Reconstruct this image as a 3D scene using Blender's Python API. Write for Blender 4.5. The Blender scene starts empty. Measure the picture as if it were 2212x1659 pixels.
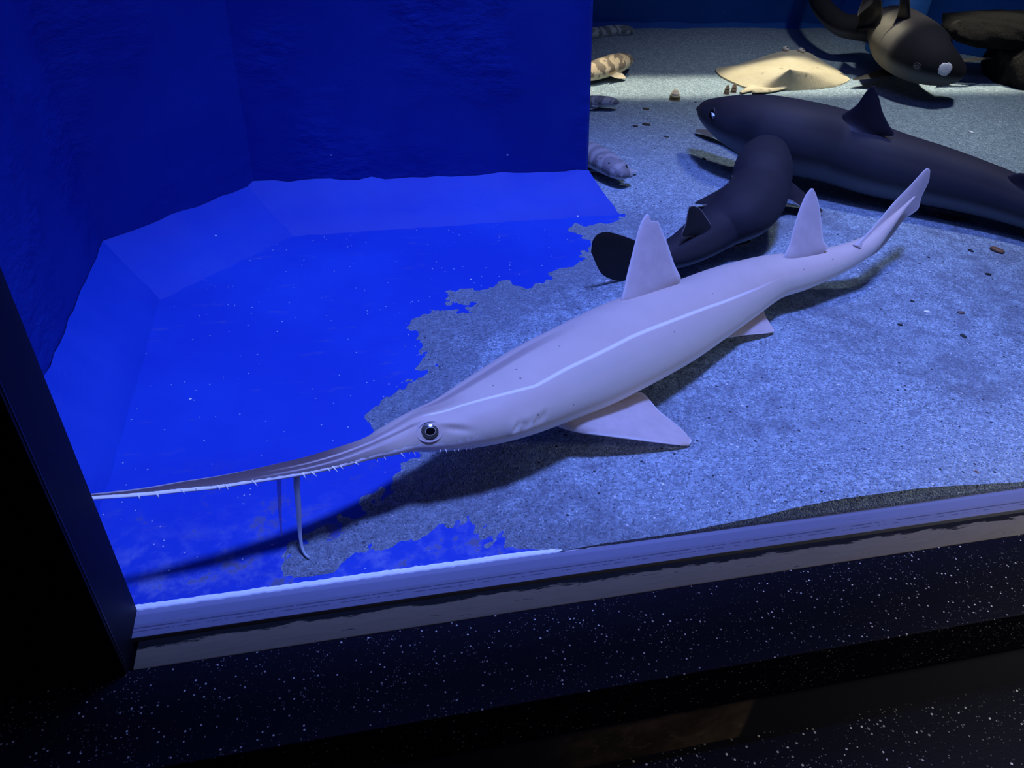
import bpy, bmesh, math, random
import numpy as np
from mathutils import Vector, Matrix
from mathutils.bvhtree import BVHTree

scene = bpy.context.scene
COL = scene.collection

# ------------------------------------------------------------------ camera
IMG_W, IMG_H, FOCAL = 2212.0, 1659.0, 1662.0
CX, CY = IMG_W / 2, IMG_H / 2
CAM = np.array([0.0, 0.0, 0.6])


def unit(v):
    v = np.asarray(v, float)
    return v / np.linalg.norm(v)


def _pix(u, v):
    return np.array([(u - CX) / FOCAL, -(v - CY) / FOCAL, -1.0])


_up = -unit(_pix(966, 3000))            # straight down in the picture
_x = _pix(9230, 82)                     # direction of the window sill
_x = unit(_x - _x.dot(_up) * _up)
ROT = np.array([_x, np.cross(_up, _x), _up])

cam_data = bpy.data.cameras.new('camera')
cam_data.sensor_width = 36.0
cam_data.lens = FOCAL / IMG_W * 36.0
cam_data.clip_start = 0.01
cam = bpy.data.objects.new('camera', cam_data)
COL.objects.link(cam)
mw = Matrix(ROT.tolist()).to_4x4()
mw.translation = Vector(CAM)
cam.matrix_world = mw
scene.camera = cam

# ------------------------------------------------------------------ exposure, world, lamps
vs = scene.view_settings
vs.view_transform = 'Standard'
vs.look = 'None'
vs.gamma = 1.0
vs.use_curve_mapping = False
vs.exposure = 0.0

world = bpy.data.worlds.new('dark_hall')
scene.world = world
world.use_nodes = True
world.node_tree.nodes['Background'].inputs[0].default_value = (0.02, 0.06, 1.0, 1)
world.node_tree.nodes['Background'].inputs[1].default_value = 0.012


def aim(o, target):
    d = Vector(target) - o.location
    o.rotation_euler = d.to_track_quat('-Z', 'Y').to_euler()


def lamp(name, kind, loc, target, power, color, **kw):
    l = bpy.data.lights.new(name, kind)
    l.energy = power
    l.color = color
    for k, v in kw.items():
        setattr(l, k, v)
    o = bpy.data.objects.new(name, l)
    o.location = loc
    COL.objects.link(o)
    aim(o, target)
    return o


# blue tank lamp high over the foreground, its cone falling off towards the rear
lamp('blue_tank_lamp', 'SPOT', (0.44, 0.68, 4.0), (0.38, 0.74, 0), 1150, (0.19, 0.28, 1.0),
     spot_size=math.radians(30.5), spot_blend=0.7, shadow_soft_size=0.27)
# added soft blue fill, stands in for light scattered in the water
lamp('ambient_fill_lamp', 'AREA', (0.40, 0.85, 1.6), (0.40, 0.85, 0), 6.5, (0.17, 0.26, 1.0), shape='RECTANGLE', size=1.4, size_y=0.8)
# cool lamp over the rear of the tank
lamp('cool_tank_lamp', 'AREA', (1.40, 1.62, 2.2), (1.42, 1.52, 0), 3.4, (0.80, 0.88, 1.0), shape='DISK', size=0.25, spread=math.radians(58))
# narrow warm white strip lamp that draws the bright streak over the rear sand
lamp('warm_strip_lamp', 'AREA', (1.38, 1.965, 1.5), (1.38, 1.96, 0), 1.6, (1.0, 0.95, 0.74), shape='RECTANGLE', size=1.75, size_y=0.17, spread=math.radians(4))
# faint lamp of the visitors' hall
lamp('hall_lamp', 'AREA', (0.98, 0.21, 0.40), (0.70, 0.33, -0.05), 0.62, (1.0, 0.95, 0.84), shape='DISK', size=0.12, spread=math.radians(110))


# ------------------------------------------------------------------ from pixels to points
def ray(u, v):
    return ROT @ _pix(u, v)


def at_z(u, v, z):
    w = ray(u, v)
    return CAM + w * ((z - CAM[2]) / w[2])


def at_y(u, v, y):
    w = ray(u, v)
    return CAM + w * (y / w[1])


def at_plane(u, v, p0, n):
    w = ray(u, v)
    return CAM + w * (np.dot(np.asarray(p0) - CAM, n) / np.dot(w, n))


def project(p):
    c = ROT.T @ (np.asarray(p) - CAM)
    return np.array([CX + FOCAL * c[0] / -c[2], CY - FOCAL * c[1] / -c[2]])


def depth_of(p):
    return -(ROT.T @ (np.asarray(p) - CAM))[2]


# ------------------------------------------------------------------ objects and tags
def link(name, mesh, mats=(), parent=None, smooth=True):
    o = bpy.data.objects.new(name, mesh)
    if not isinstance(mats, (list, tuple)):
        mats = [mats]
    if mesh is not None:
        if len(mesh.materials) == 0:
            for m in mats:
                mesh.materials.append(m)
        if smooth:
            mesh.polygons.foreach_set('use_smooth', [True] * len(mesh.polygons))
    if parent is not None:
        o.parent = parent
        o.matrix_parent_inverse = Matrix.Translation(-Vector(parent.location))
    COL.objects.link(o)
    return o


def root(name, loc):
    o = bpy.data.objects.new(name, None)
    o.empty_display_size = 0.05
    o.location = loc
    COL.objects.link(o)
    return o


def tag(o, label, cat, group=None, kind=None):
    o['label'] = label
    o['category'] = cat
    if group:
        o['group'] = group
    if kind:
        o['kind'] = kind
    return o


def struct(o, label=None, cat=None):
    o['kind'] = 'structure'
    if label:
        o['label'] = label
        o['category'] = cat
    return o


def mesh_from(name, verts, faces):
    me = bpy.data.meshes.new(name)
    me.from_pydata([tuple(map(float, v)) for v in verts], [], faces)
    me.update()
    return me


def prism(name, poly, z0, z1):
    """closed prism over a counter-clockwise outline"""
    n = len(poly)
    v = [(p[0], p[1], z0) for p in poly] + [(p[0], p[1], z1) for p in poly]
    f = [tuple(range(n - 1, -1, -1)), tuple(range(n, 2 * n))]
    f += [(i, (i + 1) % n, n + (i + 1) % n, n + i) for i in range(n)]
    return mesh_from(name, v, f)


def box(name, x0, x1, y0, y1, z0, z1, bevel=0.0):
    me = prism(name, [(x0, y0), (x1, y0), (x1, y1), (x0, y1)], z0, z1)
    if bevel:
        bm = bmesh.new()
        bm.from_mesh(me)
        bmesh.ops.bevel(bm, geom=list(bm.edges), offset=bevel, segments=3, affect='EDGES', profile=0.6)
        bm.to_mesh(me)
        bm.free()
    return me


# ------------------------------------------------------------------ node helper
class Mat:
    def __init__(self, name, rough=0.6, spec=0.5):
        self.m = bpy.data.materials.new(name)
        self.m.use_nodes = True
        self.t = self.m.node_tree
        self.b = self.t.nodes['Principled BSDF']
        self.b.inputs['Roughness'].default_value = rough
        self.b.inputs['Specular IOR Level'].default_value = spec

    def n(self, kind, **props):
        x = self.t.nodes.new(kind)
        for k, v in props.items():
            setattr(x, k, v)
        return x

    def put(self, sock, val):
        if isinstance(val, bpy.types.NodeSocket):
            self.t.links.new(val, sock)
        elif isinstance(val, (tuple, list)) and len(val) == 3 and sock.type == 'RGBA':
            sock.default_value = (*val, 1)
        else:
            sock.default_value = val

    def math(self, op, a, b=None, c=None):
        x = self.n('ShaderNodeMath', operation=op)
        for i, v in enumerate((a, b, c)):
            if v is not None:
                self.put(x.inputs[i], v)
        return x.outputs[0]

    def mix(self, f, a, b, mode='MIX'):
        x = self.n('ShaderNodeMix', data_type='RGBA', blend_type=mode)
        self.put(x.inputs[0], f)
        self.put(x.inputs[6], a)
        self.put(x.inputs[7], b)
        return x.outputs[2]

    def step(self, v, lo, hi, t0=0.0, t1=1.0):
        x = self.n('ShaderNodeMapRange', interpolation_type='SMOOTHSTEP')
        self.put(x.inputs[0], v)
        for i, s in enumerate((lo, hi, t0, t1)):
            x.inputs[i + 1].default_value = s
        return x.outputs[0]

    def obj(self, scale=(1, 1, 1)):
        c = self.n('ShaderNodeTexCoord')
        mp = self.n('ShaderNodeMapping')
        mp.inputs['Scale'].default_value = scale
        self.t.links.new(c.outputs['Object'], mp.inputs['Vector'])
        return mp.outputs[0]

    def xyz(self):
        c = self.n('ShaderNodeTexCoord')
        s = self.n('ShaderNodeSeparateXYZ')
        self.t.links.new(c.outputs['Object'], s.inputs[0])
        return s.outputs

    def uv(self):
        c = self.n('ShaderNodeTexCoord')
        s = self.n('ShaderNodeSeparateXYZ')
        self.t.links.new(c.outputs['UV'], s.inputs[0])
        return s.outputs[0], s.outputs[1]

    def noise(self, vec, scale, detail=3.0, rough=0.55):
        x = self.n('ShaderNodeTexNoise')
        self.put(x.inputs['Vector'], vec)
        x.inputs['Scale'].default_value = scale
        x.inputs['Detail'].default_value = detail
        x.inputs['Roughness'].default_value = rough
        return x.outputs['Fac']

    def voro(self, vec, scale, rnd=1.0):
        x = self.n('ShaderNodeTexVoronoi')
        self.put(x.inputs['Vector'], vec)
        x.inputs['Scale'].default_value = scale
        x.inputs['Randomness'].default_value = rnd
        s = self.n('ShaderNodeSeparateColor')
        self.t.links.new(x.outputs['Color'], s.inputs[0])
        return x.outputs['Distance'], s.outputs[0], s.outputs[1]

    def bump(self, h, strength=0.3, dist=0.002):
        x = self.n('ShaderNodeBump')
        x.inputs['Strength'].default_value = strength
        x.inputs['Distance'].default_value = dist
        self.put(x.inputs['Height'], h)
        self.t.links.new(x.outputs[0], self.b.inputs['Normal'])

    def color(self, c):
        self.put(self.b.inputs['Base Color'], c)
        return self


def plain(name, c, rough=0.6, spec=0.5, var=0.0, scale=60):
    m = Mat(name, rough, spec)
    if var:
        f = m.noise(m.obj(), scale)
        m.color(m.mix(f, tuple(x * (1 - var) for x in c), tuple(min(1, x * (1 + var)) for x in c)))
    else:
        m.color(c)
    return m.m


# ------------------------------------------------------------------ materials of the setting
BLUE = (0.010, 0.085, 0.40)


def make_paint(name, dusty=False, lumps=0.35, low=(0.004, 0.034, 0.36), high=(0.007, 0.052, 0.41), strength=0.3):
    m = Mat(name, 0.62, 0.25)
    v = m.obj()
    big = m.noise(v, 3.5, 4)
    fine = m.noise(v, 160, 3)
    c = m.mix(m.step(big, 0.35, 0.7), low, high)
    if dusty:
        x, y, z = m.xyz()
        near = m.math('POWER', m.step(y, 0.66, 0.485), 1.6)
        dust = m.math('MULTIPLY', near, m.step(m.noise(v, 34, 6, 0.7), 0.42, 0.72))
        c = m.mix(m.math('MULTIPLY', dust, 0.35), c, (0.36, 0.42, 0.48))
        dirt = m.math('MULTIPLY', m.step(y, 0.70, 0.50), m.step(m.noise(v, 17, 6, 0.75), 0.555, 0.62))
        c = m.mix(m.math('MULTIPLY', dirt, 0.8), c, (0.085, 0.085, 0.12))
        smear = m.step(m.noise(m.obj((1.5, 6, 1)), 9, 7, 0.7), 0.58, 0.70)
        c = m.mix(m.math('MULTIPLY', smear, 0.30), c, (0.09, 0.11, 0.25))
        # stray sand grains
        d, r, g = m.voro(v, 330)
        grain = m.math('MULTIPLY', m.math('LESS_THAN', d, 0.3), m.math('GREATER_THAN', r, 0.988))
        c = m.mix(grain, c, (0.35, 0.38, 0.45))
    d, r, g = m.voro(v, 26)
    speck = m.math('MULTIPLY', m.math('LESS_THAN', d, 0.045), m.math('GREATER_THAN', r, 0.86))
    c = m.mix(speck, c, (0.55, 0.6, 0.65))
    m.color(c)
    ridges = m.noise(m.obj((1, 1, 2.2)), 22, 7, 0.62)
    patch = m.step(m.noise(v, 4.5, 3), 0.42, 0.68)
    h = m.math('ADD', m.math('MULTIPLY', m.math('MULTIPLY', ridges, patch), lumps * 5), m.math('MULTIPLY', fine, 0.12))
    m.bump(h, strength, 0.004)
    return m.m


M_FLOOR = make_paint('blue_floor_paint', True, 0.02)
M_WALL = make_paint('blue_wall_paint', False, 0.5, (0.003, 0.026, 0.29), (0.006, 0.042, 0.35), 0.45)
M_COVE = make_paint('blue_cove_paint', False, 0.3)


def make_sand():
    m = Mat('grey_sand', 0.8, 0.35)
    v = m.obj()
    d1, r1, g1 = m.voro(v, 420)
    d2, r2, g2 = m.voro(v, 190)
    low = m.noise(v, 9, 5)
    base = m.mix(r1, (0.18, 0.235, 0.255), (0.58, 0.73, 0.78))
    base = m.mix(m.step(m.noise(v, 90, 4, 0.7), 0.38, 0.66), m.mix(0.45, base, (0.15, 0.19, 0.24)), base)
    base = m.mix(m.math('MULTIPLY', m.step(low, 0.35, 0.7), 0.35), base, (0.27, 0.345, 0.385))
    dark = m.math('MULTIPLY', m.math('LESS_THAN', d2, 0.34), m.math('GREATER_THAN', r2, 0.984))
    base = m.mix(dark, base, (0.035, 0.035, 0.04))
    lite = m.math('MULTIPLY', m.math('LESS_THAN', d2, 0.30), m.math('LESS_THAN', r2, 0.016))
    base = m.mix(lite, base, (0.9, 0.92, 0.92))
    glint = m.math('MULTIPLY', m.math('LESS_THAN', d1, 0.34), m.math('GREATER_THAN', g1, 0.955))
    base = m.mix(glint, base, (0.86, 0.95, 0.98))
    mica = m.math('MULTIPLY', m.math('LESS_THAN', d1, 0.40), m.math('LESS_THAN', g1, 0.075))
    base = m.mix(m.math('MULTIPLY', mica, 0.8), base, (0.05, 0.06, 0.08))
    x, y, z = m.xyz()
    thin_cover = m.math('MULTIPLY', m.step(m.math('ADD', z, m.math('MULTIPLY', m.math('SUBTRACT', m.noise(v, 24, 5, 0.7), 0.5), 0.010)), 0.0066, 0.0036), m.step(y, 1.35, 1.15))
    base = m.mix(m.math('MULTIPLY', thin_cover, 0.55), base, (0.115, 0.125, 0.155))
    m.color(base)
    h = m.math('ADD', m.math('MULTIPLY', d1, -0.8), m.math('MULTIPLY', m.noise(v, 140, 5, 0.7), 1.6))
    m.bump(h, 0.9, 0.0035)
    return m.m


M_SAND = make_sand()


def make_granite(name, base, scale, amount, lo=0.22):
    m = Mat(name, 0.6, 0.12)
    v = m.obj()
    d1, r1, g1 = m.voro(v, scale)
    d2, r2, g2 = m.voro(v, scale * 2.1)
    s1 = m.math('MULTIPLY', m.math('LESS_THAN', d1, lo), m.math('GREATER_THAN', r1, 1 - amount))
    s2 = m.math('MULTIPLY', m.math('LESS_THAN', d2, lo * 1.3), m.math('GREATER_THAN', r2, 1 - amount * 1.1))
    clump = m.step(m.noise(v, 26, 4), 0.35, 0.65)
    c = m.mix(m.math('MULTIPLY', s2, m.math('MULTIPLY', clump, 0.55)), base, (0.45, 0.44, 0.4))
    c = m.mix(m.math('MULTIPLY', s1, m.math('ADD', m.math('MULTIPLY', g1, 0.7), 0.25)), c, (0.95, 0.92, 0.8))
    m.color(c)
    m.bump(m.noise(v, 400, 4), 0.4, 0.001)
    return m.m


M_GRANITE = make_granite('black_granite', (0.0022, 0.0026, 0.010), 250, 0.22)
M_STEP = make_granite('black_terrazzo', (0.0022, 0.0026, 0.010), 170, 0.20)


def make_sill():
    m = Mat('pale_sill', 0.5, 0.3)
    n1 = m.noise(m.obj((1.6, 70, 70)), 5, 6, 0.7)
    big = m.noise(m.obj((1, 1, 1)), 5, 3)
    c = m.mix(big, (0.145, 0.15, 0.20), (0.185, 0.195, 0.27))
    scratch = m.math('MULTIPLY', m.step(n1, 0.62, 0.65), m.step(m.noise(m.obj((1, 30, 1)), 6, 2), 0.45, 0.55))
    x, y, z = m.xyz()
    line = m.math('MULTIPLY', m.math('LESS_THAN', m.math('ABSOLUTE', m.math('SUBTRACT', y, 0.4622)), 0.0007),
                  m.step(m.noise(m.obj((40, 1, 1)), 1.0, 5, 0.7), 0.40, 0.48))
    line2 = m.math('MULTIPLY', m.math('LESS_THAN', m.math('ABSOLUTE', m.math('SUBTRACT', y, 0.4585)), 0.0005),
                   m.step(m.noise(m.obj((60, 1, 1)), 1.3, 5, 0.7), 0.46, 0.52))
    c = m.mix(m.math('MULTIPLY', m.math('MAXIMUM', line, m.math('MAXIMUM', line2, m.math('MULTIPLY', scratch, 0.7))), 0.8), c, (0.05, 0.055, 0.09))
    m.color(c)
    return m.m


def make_rail():
    m = Mat('worn_frame_rail', 0.7, 0.2)
    n1 = m.noise(m.obj((3, 16, 16)), 9, 7, 0.7)
    n2 = m.noise(m.obj((5, 50, 50)), 6, 5, 0.7)
    c = m.mix(n2, (0.12, 0.10, 0.065), (0.21, 0.175, 0.11))
    x, y, z = m.xyz()
    edge = m.math('ADD', y, m.math('MULTIPLY', m.math('SUBTRACT', n1, 0.5), 0.02))
    c = m.mix(m.step(edge, 0.4440, 0.4462), c, (0.004, 0.004, 0.004))
    c = m.mix(m.math('MULTIPLY', m.step(n2, 0.64, 0.68), 0.8), c, (0.02, 0.02, 0.02))
    m.color(c)
    return m.m


def make_plinth():
    m = Mat('brown_plinth_stone', 0.7, 0.2)
    v = m.obj()
    n1 = m.noise(v, 14, 6, 0.7)
    n2 = m.noise(v, 60, 6, 0.7)
    x, y, z = m.xyz()
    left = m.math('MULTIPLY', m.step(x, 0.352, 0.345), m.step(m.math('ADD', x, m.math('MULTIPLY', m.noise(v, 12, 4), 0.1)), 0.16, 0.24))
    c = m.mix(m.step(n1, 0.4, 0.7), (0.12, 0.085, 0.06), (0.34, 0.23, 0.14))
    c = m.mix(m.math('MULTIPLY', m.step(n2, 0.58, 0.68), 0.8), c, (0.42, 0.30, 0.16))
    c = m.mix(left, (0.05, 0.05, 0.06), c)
    m.color(c)
    return m.m


M_SILL, M_RAIL, M_PLINTH = make_sill(), make_rail(), make_plinth()
M_BEAD = plain('white_sealant', (0.78, 0.82, 0.86), 0.5, 0.3, 0.12, 90)
M_BLACK = plain('black_wall_paint', (0.006, 0.008, 0.020), 0.6, 0.2, 0.3, 20)
M_JAMB = plain('black_jamb_coating', (0.022, 0.026, 0.055), 0.5, 0.3, 0.35, 45)
M_DARKBLUE = make_paint('rear_wall_paint', False, 0.15, (0.006, 0.085, 0.36), (0.010, 0.12, 0.42))

mg = Mat('window_pane_clear')
nt = mg.t
tr = mg.n('ShaderNodeBsdfTransparent')
tr.inputs[0].default_value = (0.985, 0.99, 1.0, 1)
gl = mg.n('ShaderNodeBsdfGlossy')
gl.inputs['Roughness'].default_value = 0.02
fr = mg.n('ShaderNodeLayerWeight')
sheen = mg.math('ADD', mg.math('MULTIPLY', mg.math('POWER', fr.outputs['Facing'], 5.0), 0.25), 0.008)
mx = mg.n('ShaderNodeMixShader')
nt.links.new(sheen, mx.inputs[0])
nt.links.new(tr.outputs[0], mx.inputs[1])
nt.links.new(gl.outputs[0], mx.inputs[2])
nt.links.new(mx.outputs[0], nt.nodes['Material Output'].inputs[0])
M_PANE = mg.m

# ------------------------------------------------------------------ the setting
WX = -0.343        # left tank wall
BACK = 2.548
struct(link('floor', box('floor', -0.40, 3.25, 0.478, 2.75, -0.05, 0.0), M_FLOOR, smooth=False))
WALL_H = 1.3


def solid(name, quads_mat, verts, faces, smooth=False):
    return link(name, mesh_from(name, verts, faces), quads_mat, smooth=smooth)


# left wall, slanted corner wall and the thick blue partition that ends in a free edge
left_o = link('wall_left', prism('wall_left', [(WX, 0.50), (WX, 1.124), (-0.46, 1.124), (-0.46, 0.50)], 0, WALL_H), M_WALL, smooth=False)
struct(left_o)
corner_o = link('wall_corner', prism('wall_corner', [(WX, 1.124), (-0.137, 1.312), (-0.137, 1.46), (-0.46, 1.46), (-0.46, 1.124)], 0, WALL_H), M_WALL, smooth=False)
struct(corner_o)


def block_mesh():
    """partition: the free right edge leans a little to the left going up"""
    x0, y0, y1 = -0.137, 1.312, 1.362
    x_at = lambda z: 0.466 - 0.085 * z
    rows, v, f = 10, [], []
    for i in range(rows + 1):
        z = WALL_H * i / rows
        for (x, y) in ((x0, y0), (x_at(z) - 0.006, y0), (x_at(z), y0 + 0.006), (x_at(z), y1), (x0, y1)):
            v.append((x, y, z))
    for i in range(rows):
        for j in range(5):
            a, b = i * 5 + j, i * 5 + (j + 1) % 5
            f.append((a, b, b + 5, a + 5))
    f.append((4, 3, 2, 1, 0))
    k = rows * 5
    f.append((k, k + 1, k + 2, k + 3, k + 4))
    return mesh_from('wall_partition', v, f)


struct(link('wall_partition', block_mesh(), M_WALL, smooth=False))

rng = random.Random(4)


def cove(name, top, bottom, mat, extra=None, n=26):
    """sloping fillet between wall and floor; hand-trowelled, so its edges wander a little"""
    (tx0, ty0, tz), (tx1, ty1, _) = top
    (bx0, by0), (bx1, by1) = bottom
    v, f = [], []
    m = 5
    for i in range(n + 1):
        s = i / n
        tx, ty = tx0 + (tx1 - tx0) * s, ty0 + (ty1 - ty0) * s
        bx, by = bx0 + (bx1 - bx0) * s, by0 + (by1 - by0) * s
        jz = rng.uniform(-0.003, 0.003)
        jb = rng.uniform(-0.003, 0.003) if 0 < i < n else 0
        for j in range(m + 1):
            t = j / m
            x, y = tx + (bx - tx) * t, ty + (by - ty) * t
            z = (tz + jz) * (1 - t) + 0.004 * (t if t < 1 else 0) - 0.004 * math.sin(math.pi * t)
            if t == 1:
                x += (bx - tx) * jb * 8
                y += (by - ty) * jb * 8
                z = -0.003
            v.append((x, y, z))
    for i in range(n):
        for j in range(m):
            a = i * (m + 1) + j
            f.append((a, a + 1, a + m + 2, a + m + 1))
    # closing end at the right
    k = n * (m + 1)
    cap = len(v)
    v.append((tx1, ty1, -0.003))
    f.append(tuple([cap] + [k + j for j in range(m, -1, -1)]))
    o = link(name, mesh_from(name, v, f), mat)
    o.data.set_sharp_from_angle(angle=math.radians(40))
    return o


struct(cove('baseboard_left', ((WX + .001, 0.50, 0.05), (WX + .001, 1.124, 0.05)), ((-0.262, 0.50), (-0.258, 1.025)), M_COVE))
struct(cove('baseboard_corner', ((WX + .001, 1.124, 0.05), (-0.137, 1.311, 0.05)), ((-0.258, 1.025), (-0.073, 1.205)), M_COVE, n=12))
struct(cove('baseboard_partition', ((-0.150, 1.311, 0.053), (0.461, 1.311, 0.046)), ((-0.092, 1.2035), (0.502, 1.226)), M_COVE))

# rear walls of the tank with their own fillet
struct(link('wall_back', prism('wall_back', [(-0.40, BACK), (1.74, BACK), (1.74, BACK + .15), (-0.40, BACK + .15)], 0, WALL_H), M_DARKBLUE, smooth=False))
struct(link('wall_right', prism('wall_right', [(1.74, BACK), (2.02, 2.262), (3.2, 1.25), (3.3, 1.4), (2.1, 2.7), (1.74, BACK + .15)], 0, WALL_H), M_DARKBLUE, smooth=False))
struct(cove('baseboard_back', ((-0.3, BACK - .001, 0.035), (1.74, BACK - .001, 0.035)), ((-0.3, BACK - .05), (1.74, BACK - .05)), M_DARKBLUE))

# window: pane, sill, sealant, worn rail, jamb
win = root('window_1', (0, 0.47, 0))
struct(win)
link('pane', box('pane', -0.224, 2.6, 0.466, 0.476, 0.001, 0.80), M_PANE, win, smooth=False)
link('window_sill', box('window_sill', -0.222, 2.6, 0.4525, 0.4824, -0.05, 0.0006, 0.0008), M_SILL, win, smooth=False)


def bead_mesh():
    v, f = [], []
    n = 150
    prof = [(0.4812, 0.0), (0.4818, 0.0022), (0.4842, 0.0024), (0.4854, 0.0014), (0.4860, 0.0007), (0.4866, 0.0015), (0.4876, 0.0014), (0.4882, 0.0)]
    r = random.Random(9)
    for i in range(n + 1):
        x = -0.219 + 0.50 * i / n
        w = r.uniform(-0.0005, 0.0005)
        thin = min(1.0, (n - i) / 40.0)
        for (y, z) in prof:
            v.append((x, 0.4812 + (y - 0.4812 + w) * thin, z * thin))
    k = len(prof)
    for i in range(n):
        for j in range(k - 1):
            a = i * k + j
            f.append((a, a + k, a + k + 1, a + 1))
    return mesh_from('sealant_bead', v, f)


link('sealant_bead', bead_mesh(), M_BEAD, win)
link('frame_rail', box('frame_rail', -0.205, 2.6, 0.4235, 0.452, -0.06, -0.004, 0.001), M_RAIL, win, smooth=False)
link('jamb', prism('jamb', [(-0.30, 0.4235), (-0.209, 0.4235), (-0.2215, 0.483), (-0.30, 0.483)], -0.05, 0.80), M_JAMB, win, smooth=False)
struct(link('wall_front', mesh_from('wall_front',
    [(-1.6, .42, -.3), (-0.2095, .42, -.3), (-0.2095, .42, .80), (3, .42, .80), (3, .42, 2.3), (-1.6, .42, 2.3),
     (-1.6, .482, -.3), (-0.2095, .482, -.3), (-0.2095, .482, .80), (3, .482, .80), (3, .482, 2.3), (-1.6, .482, 2.3)],
    [(0, 1, 2, 5), (2, 3, 4, 5), (11, 8, 7, 6), (11, 10, 9, 8), (0, 6, 7, 1), (1, 7, 8, 2), (2, 8, 9, 3), (3, 9, 10, 4), (4, 10, 11, 5), (5, 11, 6, 0)]),
    M_BLACK, smooth=False))
# stone ledge, plinth and step on the visitors' side
struct(link('trim_1', box('trim_1', -1.6, 2.8, 0.3333, 0.4234, -0.068, -0.004, 0.0015), M_GRANITE, smooth=False))
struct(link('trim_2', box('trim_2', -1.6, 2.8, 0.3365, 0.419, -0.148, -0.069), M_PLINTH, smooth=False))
struct(link('floor_hall', box('floor_hall', -1.6, 2.8, -0.8, 0.42, -0.25, -0.148), M_STEP, smooth=False))

# ------------------------------------------------------------------ sand bed
def vnoise(x, y, seed):
    r = np.random.default_rng(seed)
    tab = r.random((256, 256))
    xi, yi = np.floor(x).astype(int), np.floor(y).astype(int)
    fx, fy = x - xi, y - yi
    fx, fy = fx * fx * (3 - 2 * fx), fy * fy * (3 - 2 * fy)
    g = lambda a, b: tab[a & 255, b & 255]
    return (g(xi, yi) * (1 - fx) + g(xi + 1, yi) * fx) * (1 - fy) + (g(xi, yi + 1) * (1 - fx) + g(xi + 1, yi + 1) * fx) * fy


def fbm(x, y, scale, octs, seed, gain=0.55):
    s, a, tot = 0, 1.0, 0
    for o in range(octs):
        s = s + a * (vnoise(x * scale * 2 ** o + 17.3 * o, y * scale * 2 ** o + 5.1 * o, seed + o) - 0.5)
        tot += a
        a *= gain
    return s / tot


SAND_EDGE = [(1345, 462), (1290, 478), (1240, 492), (1285, 512), (1290, 535), (1262, 555), (1200, 573), (1150, 602), (1100, 612), (1078, 628),
             (1035, 632), (1000, 626), (985, 640), (1022, 655), (980, 676), (955, 682), (905, 688), (900, 694), (940, 700), (905, 730),
             (890, 745), (918, 765), (910, 800), (893, 835), (860, 862), (812, 880), (806, 903), (850, 893), (885, 905), (905, 940), (925, 985),
             (905, 1010), (870, 1045), (800, 1090), (740, 1128), (690, 1156), (648, 1185), (640, 1200), (665, 1212), (720, 1196), (775, 1176),
             (815, 1160), (845, 1150), (900, 1122), (960, 1106), (1020, 1110), (1052, 1122), (1040, 1150), (1085, 1168), (1110, 1190), (1130, 1206)]
edge = np.array([at_z(u, v, 0.003)[:2] for u, v in SAND_EDGE])
closed = np.vstack([edge, [[0.22, 0.40], [4, 0.40], [4, 3.2], [-0.8, 3.2], [-0.8, 1.5], [0.30, 1.40], [0.45, 1.26]]])


def signed_distance(px, py, poly):
    n = len(poly)
    dmin = np.full(px.shape, 9.0)
    inside = np.zeros(px.shape, bool)
    for i in range(n):
        ax, ay = poly[i]
        bx, by = poly[(i + 1) % n]
        ex, ey = bx - ax, by - ay
        t = np.clip(((px - ax) * ex + (py - ay) * ey) / (ex * ex + ey * ey + 1e-12), 0, 1)
        dmin = np.minimum(dmin, np.hypot(px - ax - t * ex, py - ay - t * ey))
        cond = (ay > py) != (by > py)
        with np.errstate(divide='ignore', invalid='ignore'):
            xi = ax + (py - ay) * ex / (ey if ey else 1e-12)
        inside ^= cond & (px < xi)
    return np.where(inside, dmin, -dmin)


def sstep(x, a, b):
    t = np.clip((x - a) / (b - a), 0, 1)
    return t * t * (3 - 2 * t)


def sand_height(x, y):
    x, y = np.asarray(x, float), np.asarray(y, float)
    sd = signed_distance(x, y, closed)
    n = fbm(x, y, 22, 5, 3)
    grain = fbm(x, y, 110, 3, 40)
    h = 0.0045 * np.tanh(sd * 22 + 0.2) + n * 0.010 * np.exp(-np.abs(sd) / 0.05) + grain * 0.004 * np.exp(-np.abs(sd) / 0.06)
    far = sstep(sd, 0.03, 0.15)
    h = h + far * (fbm(x, y, 6, 4, 21) * 0.006 + 0.001)
    # low bank against the glass on the right, swell towards the rear wall
    h = h + 0.019 * sstep(x + fbm(x, y, 7, 3, 77) * 0.12, 0.28, 0.52) * (1 - 0.65 * sstep(x, 0.57, 0.76)) * sstep(y, 0.62, 0.50)
    f = sstep(x + fbm(x, y, 30, 3, 55) * 0.1, 0.10, 0.22)
    h = np.where(y < 0.4915, h * f - 0.004 * (1 - f), h)
    h = h + 0.016 * sstep(y, 2.2, 2.55) * sstep(x, 0.5, 1.0)
    return h


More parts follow.
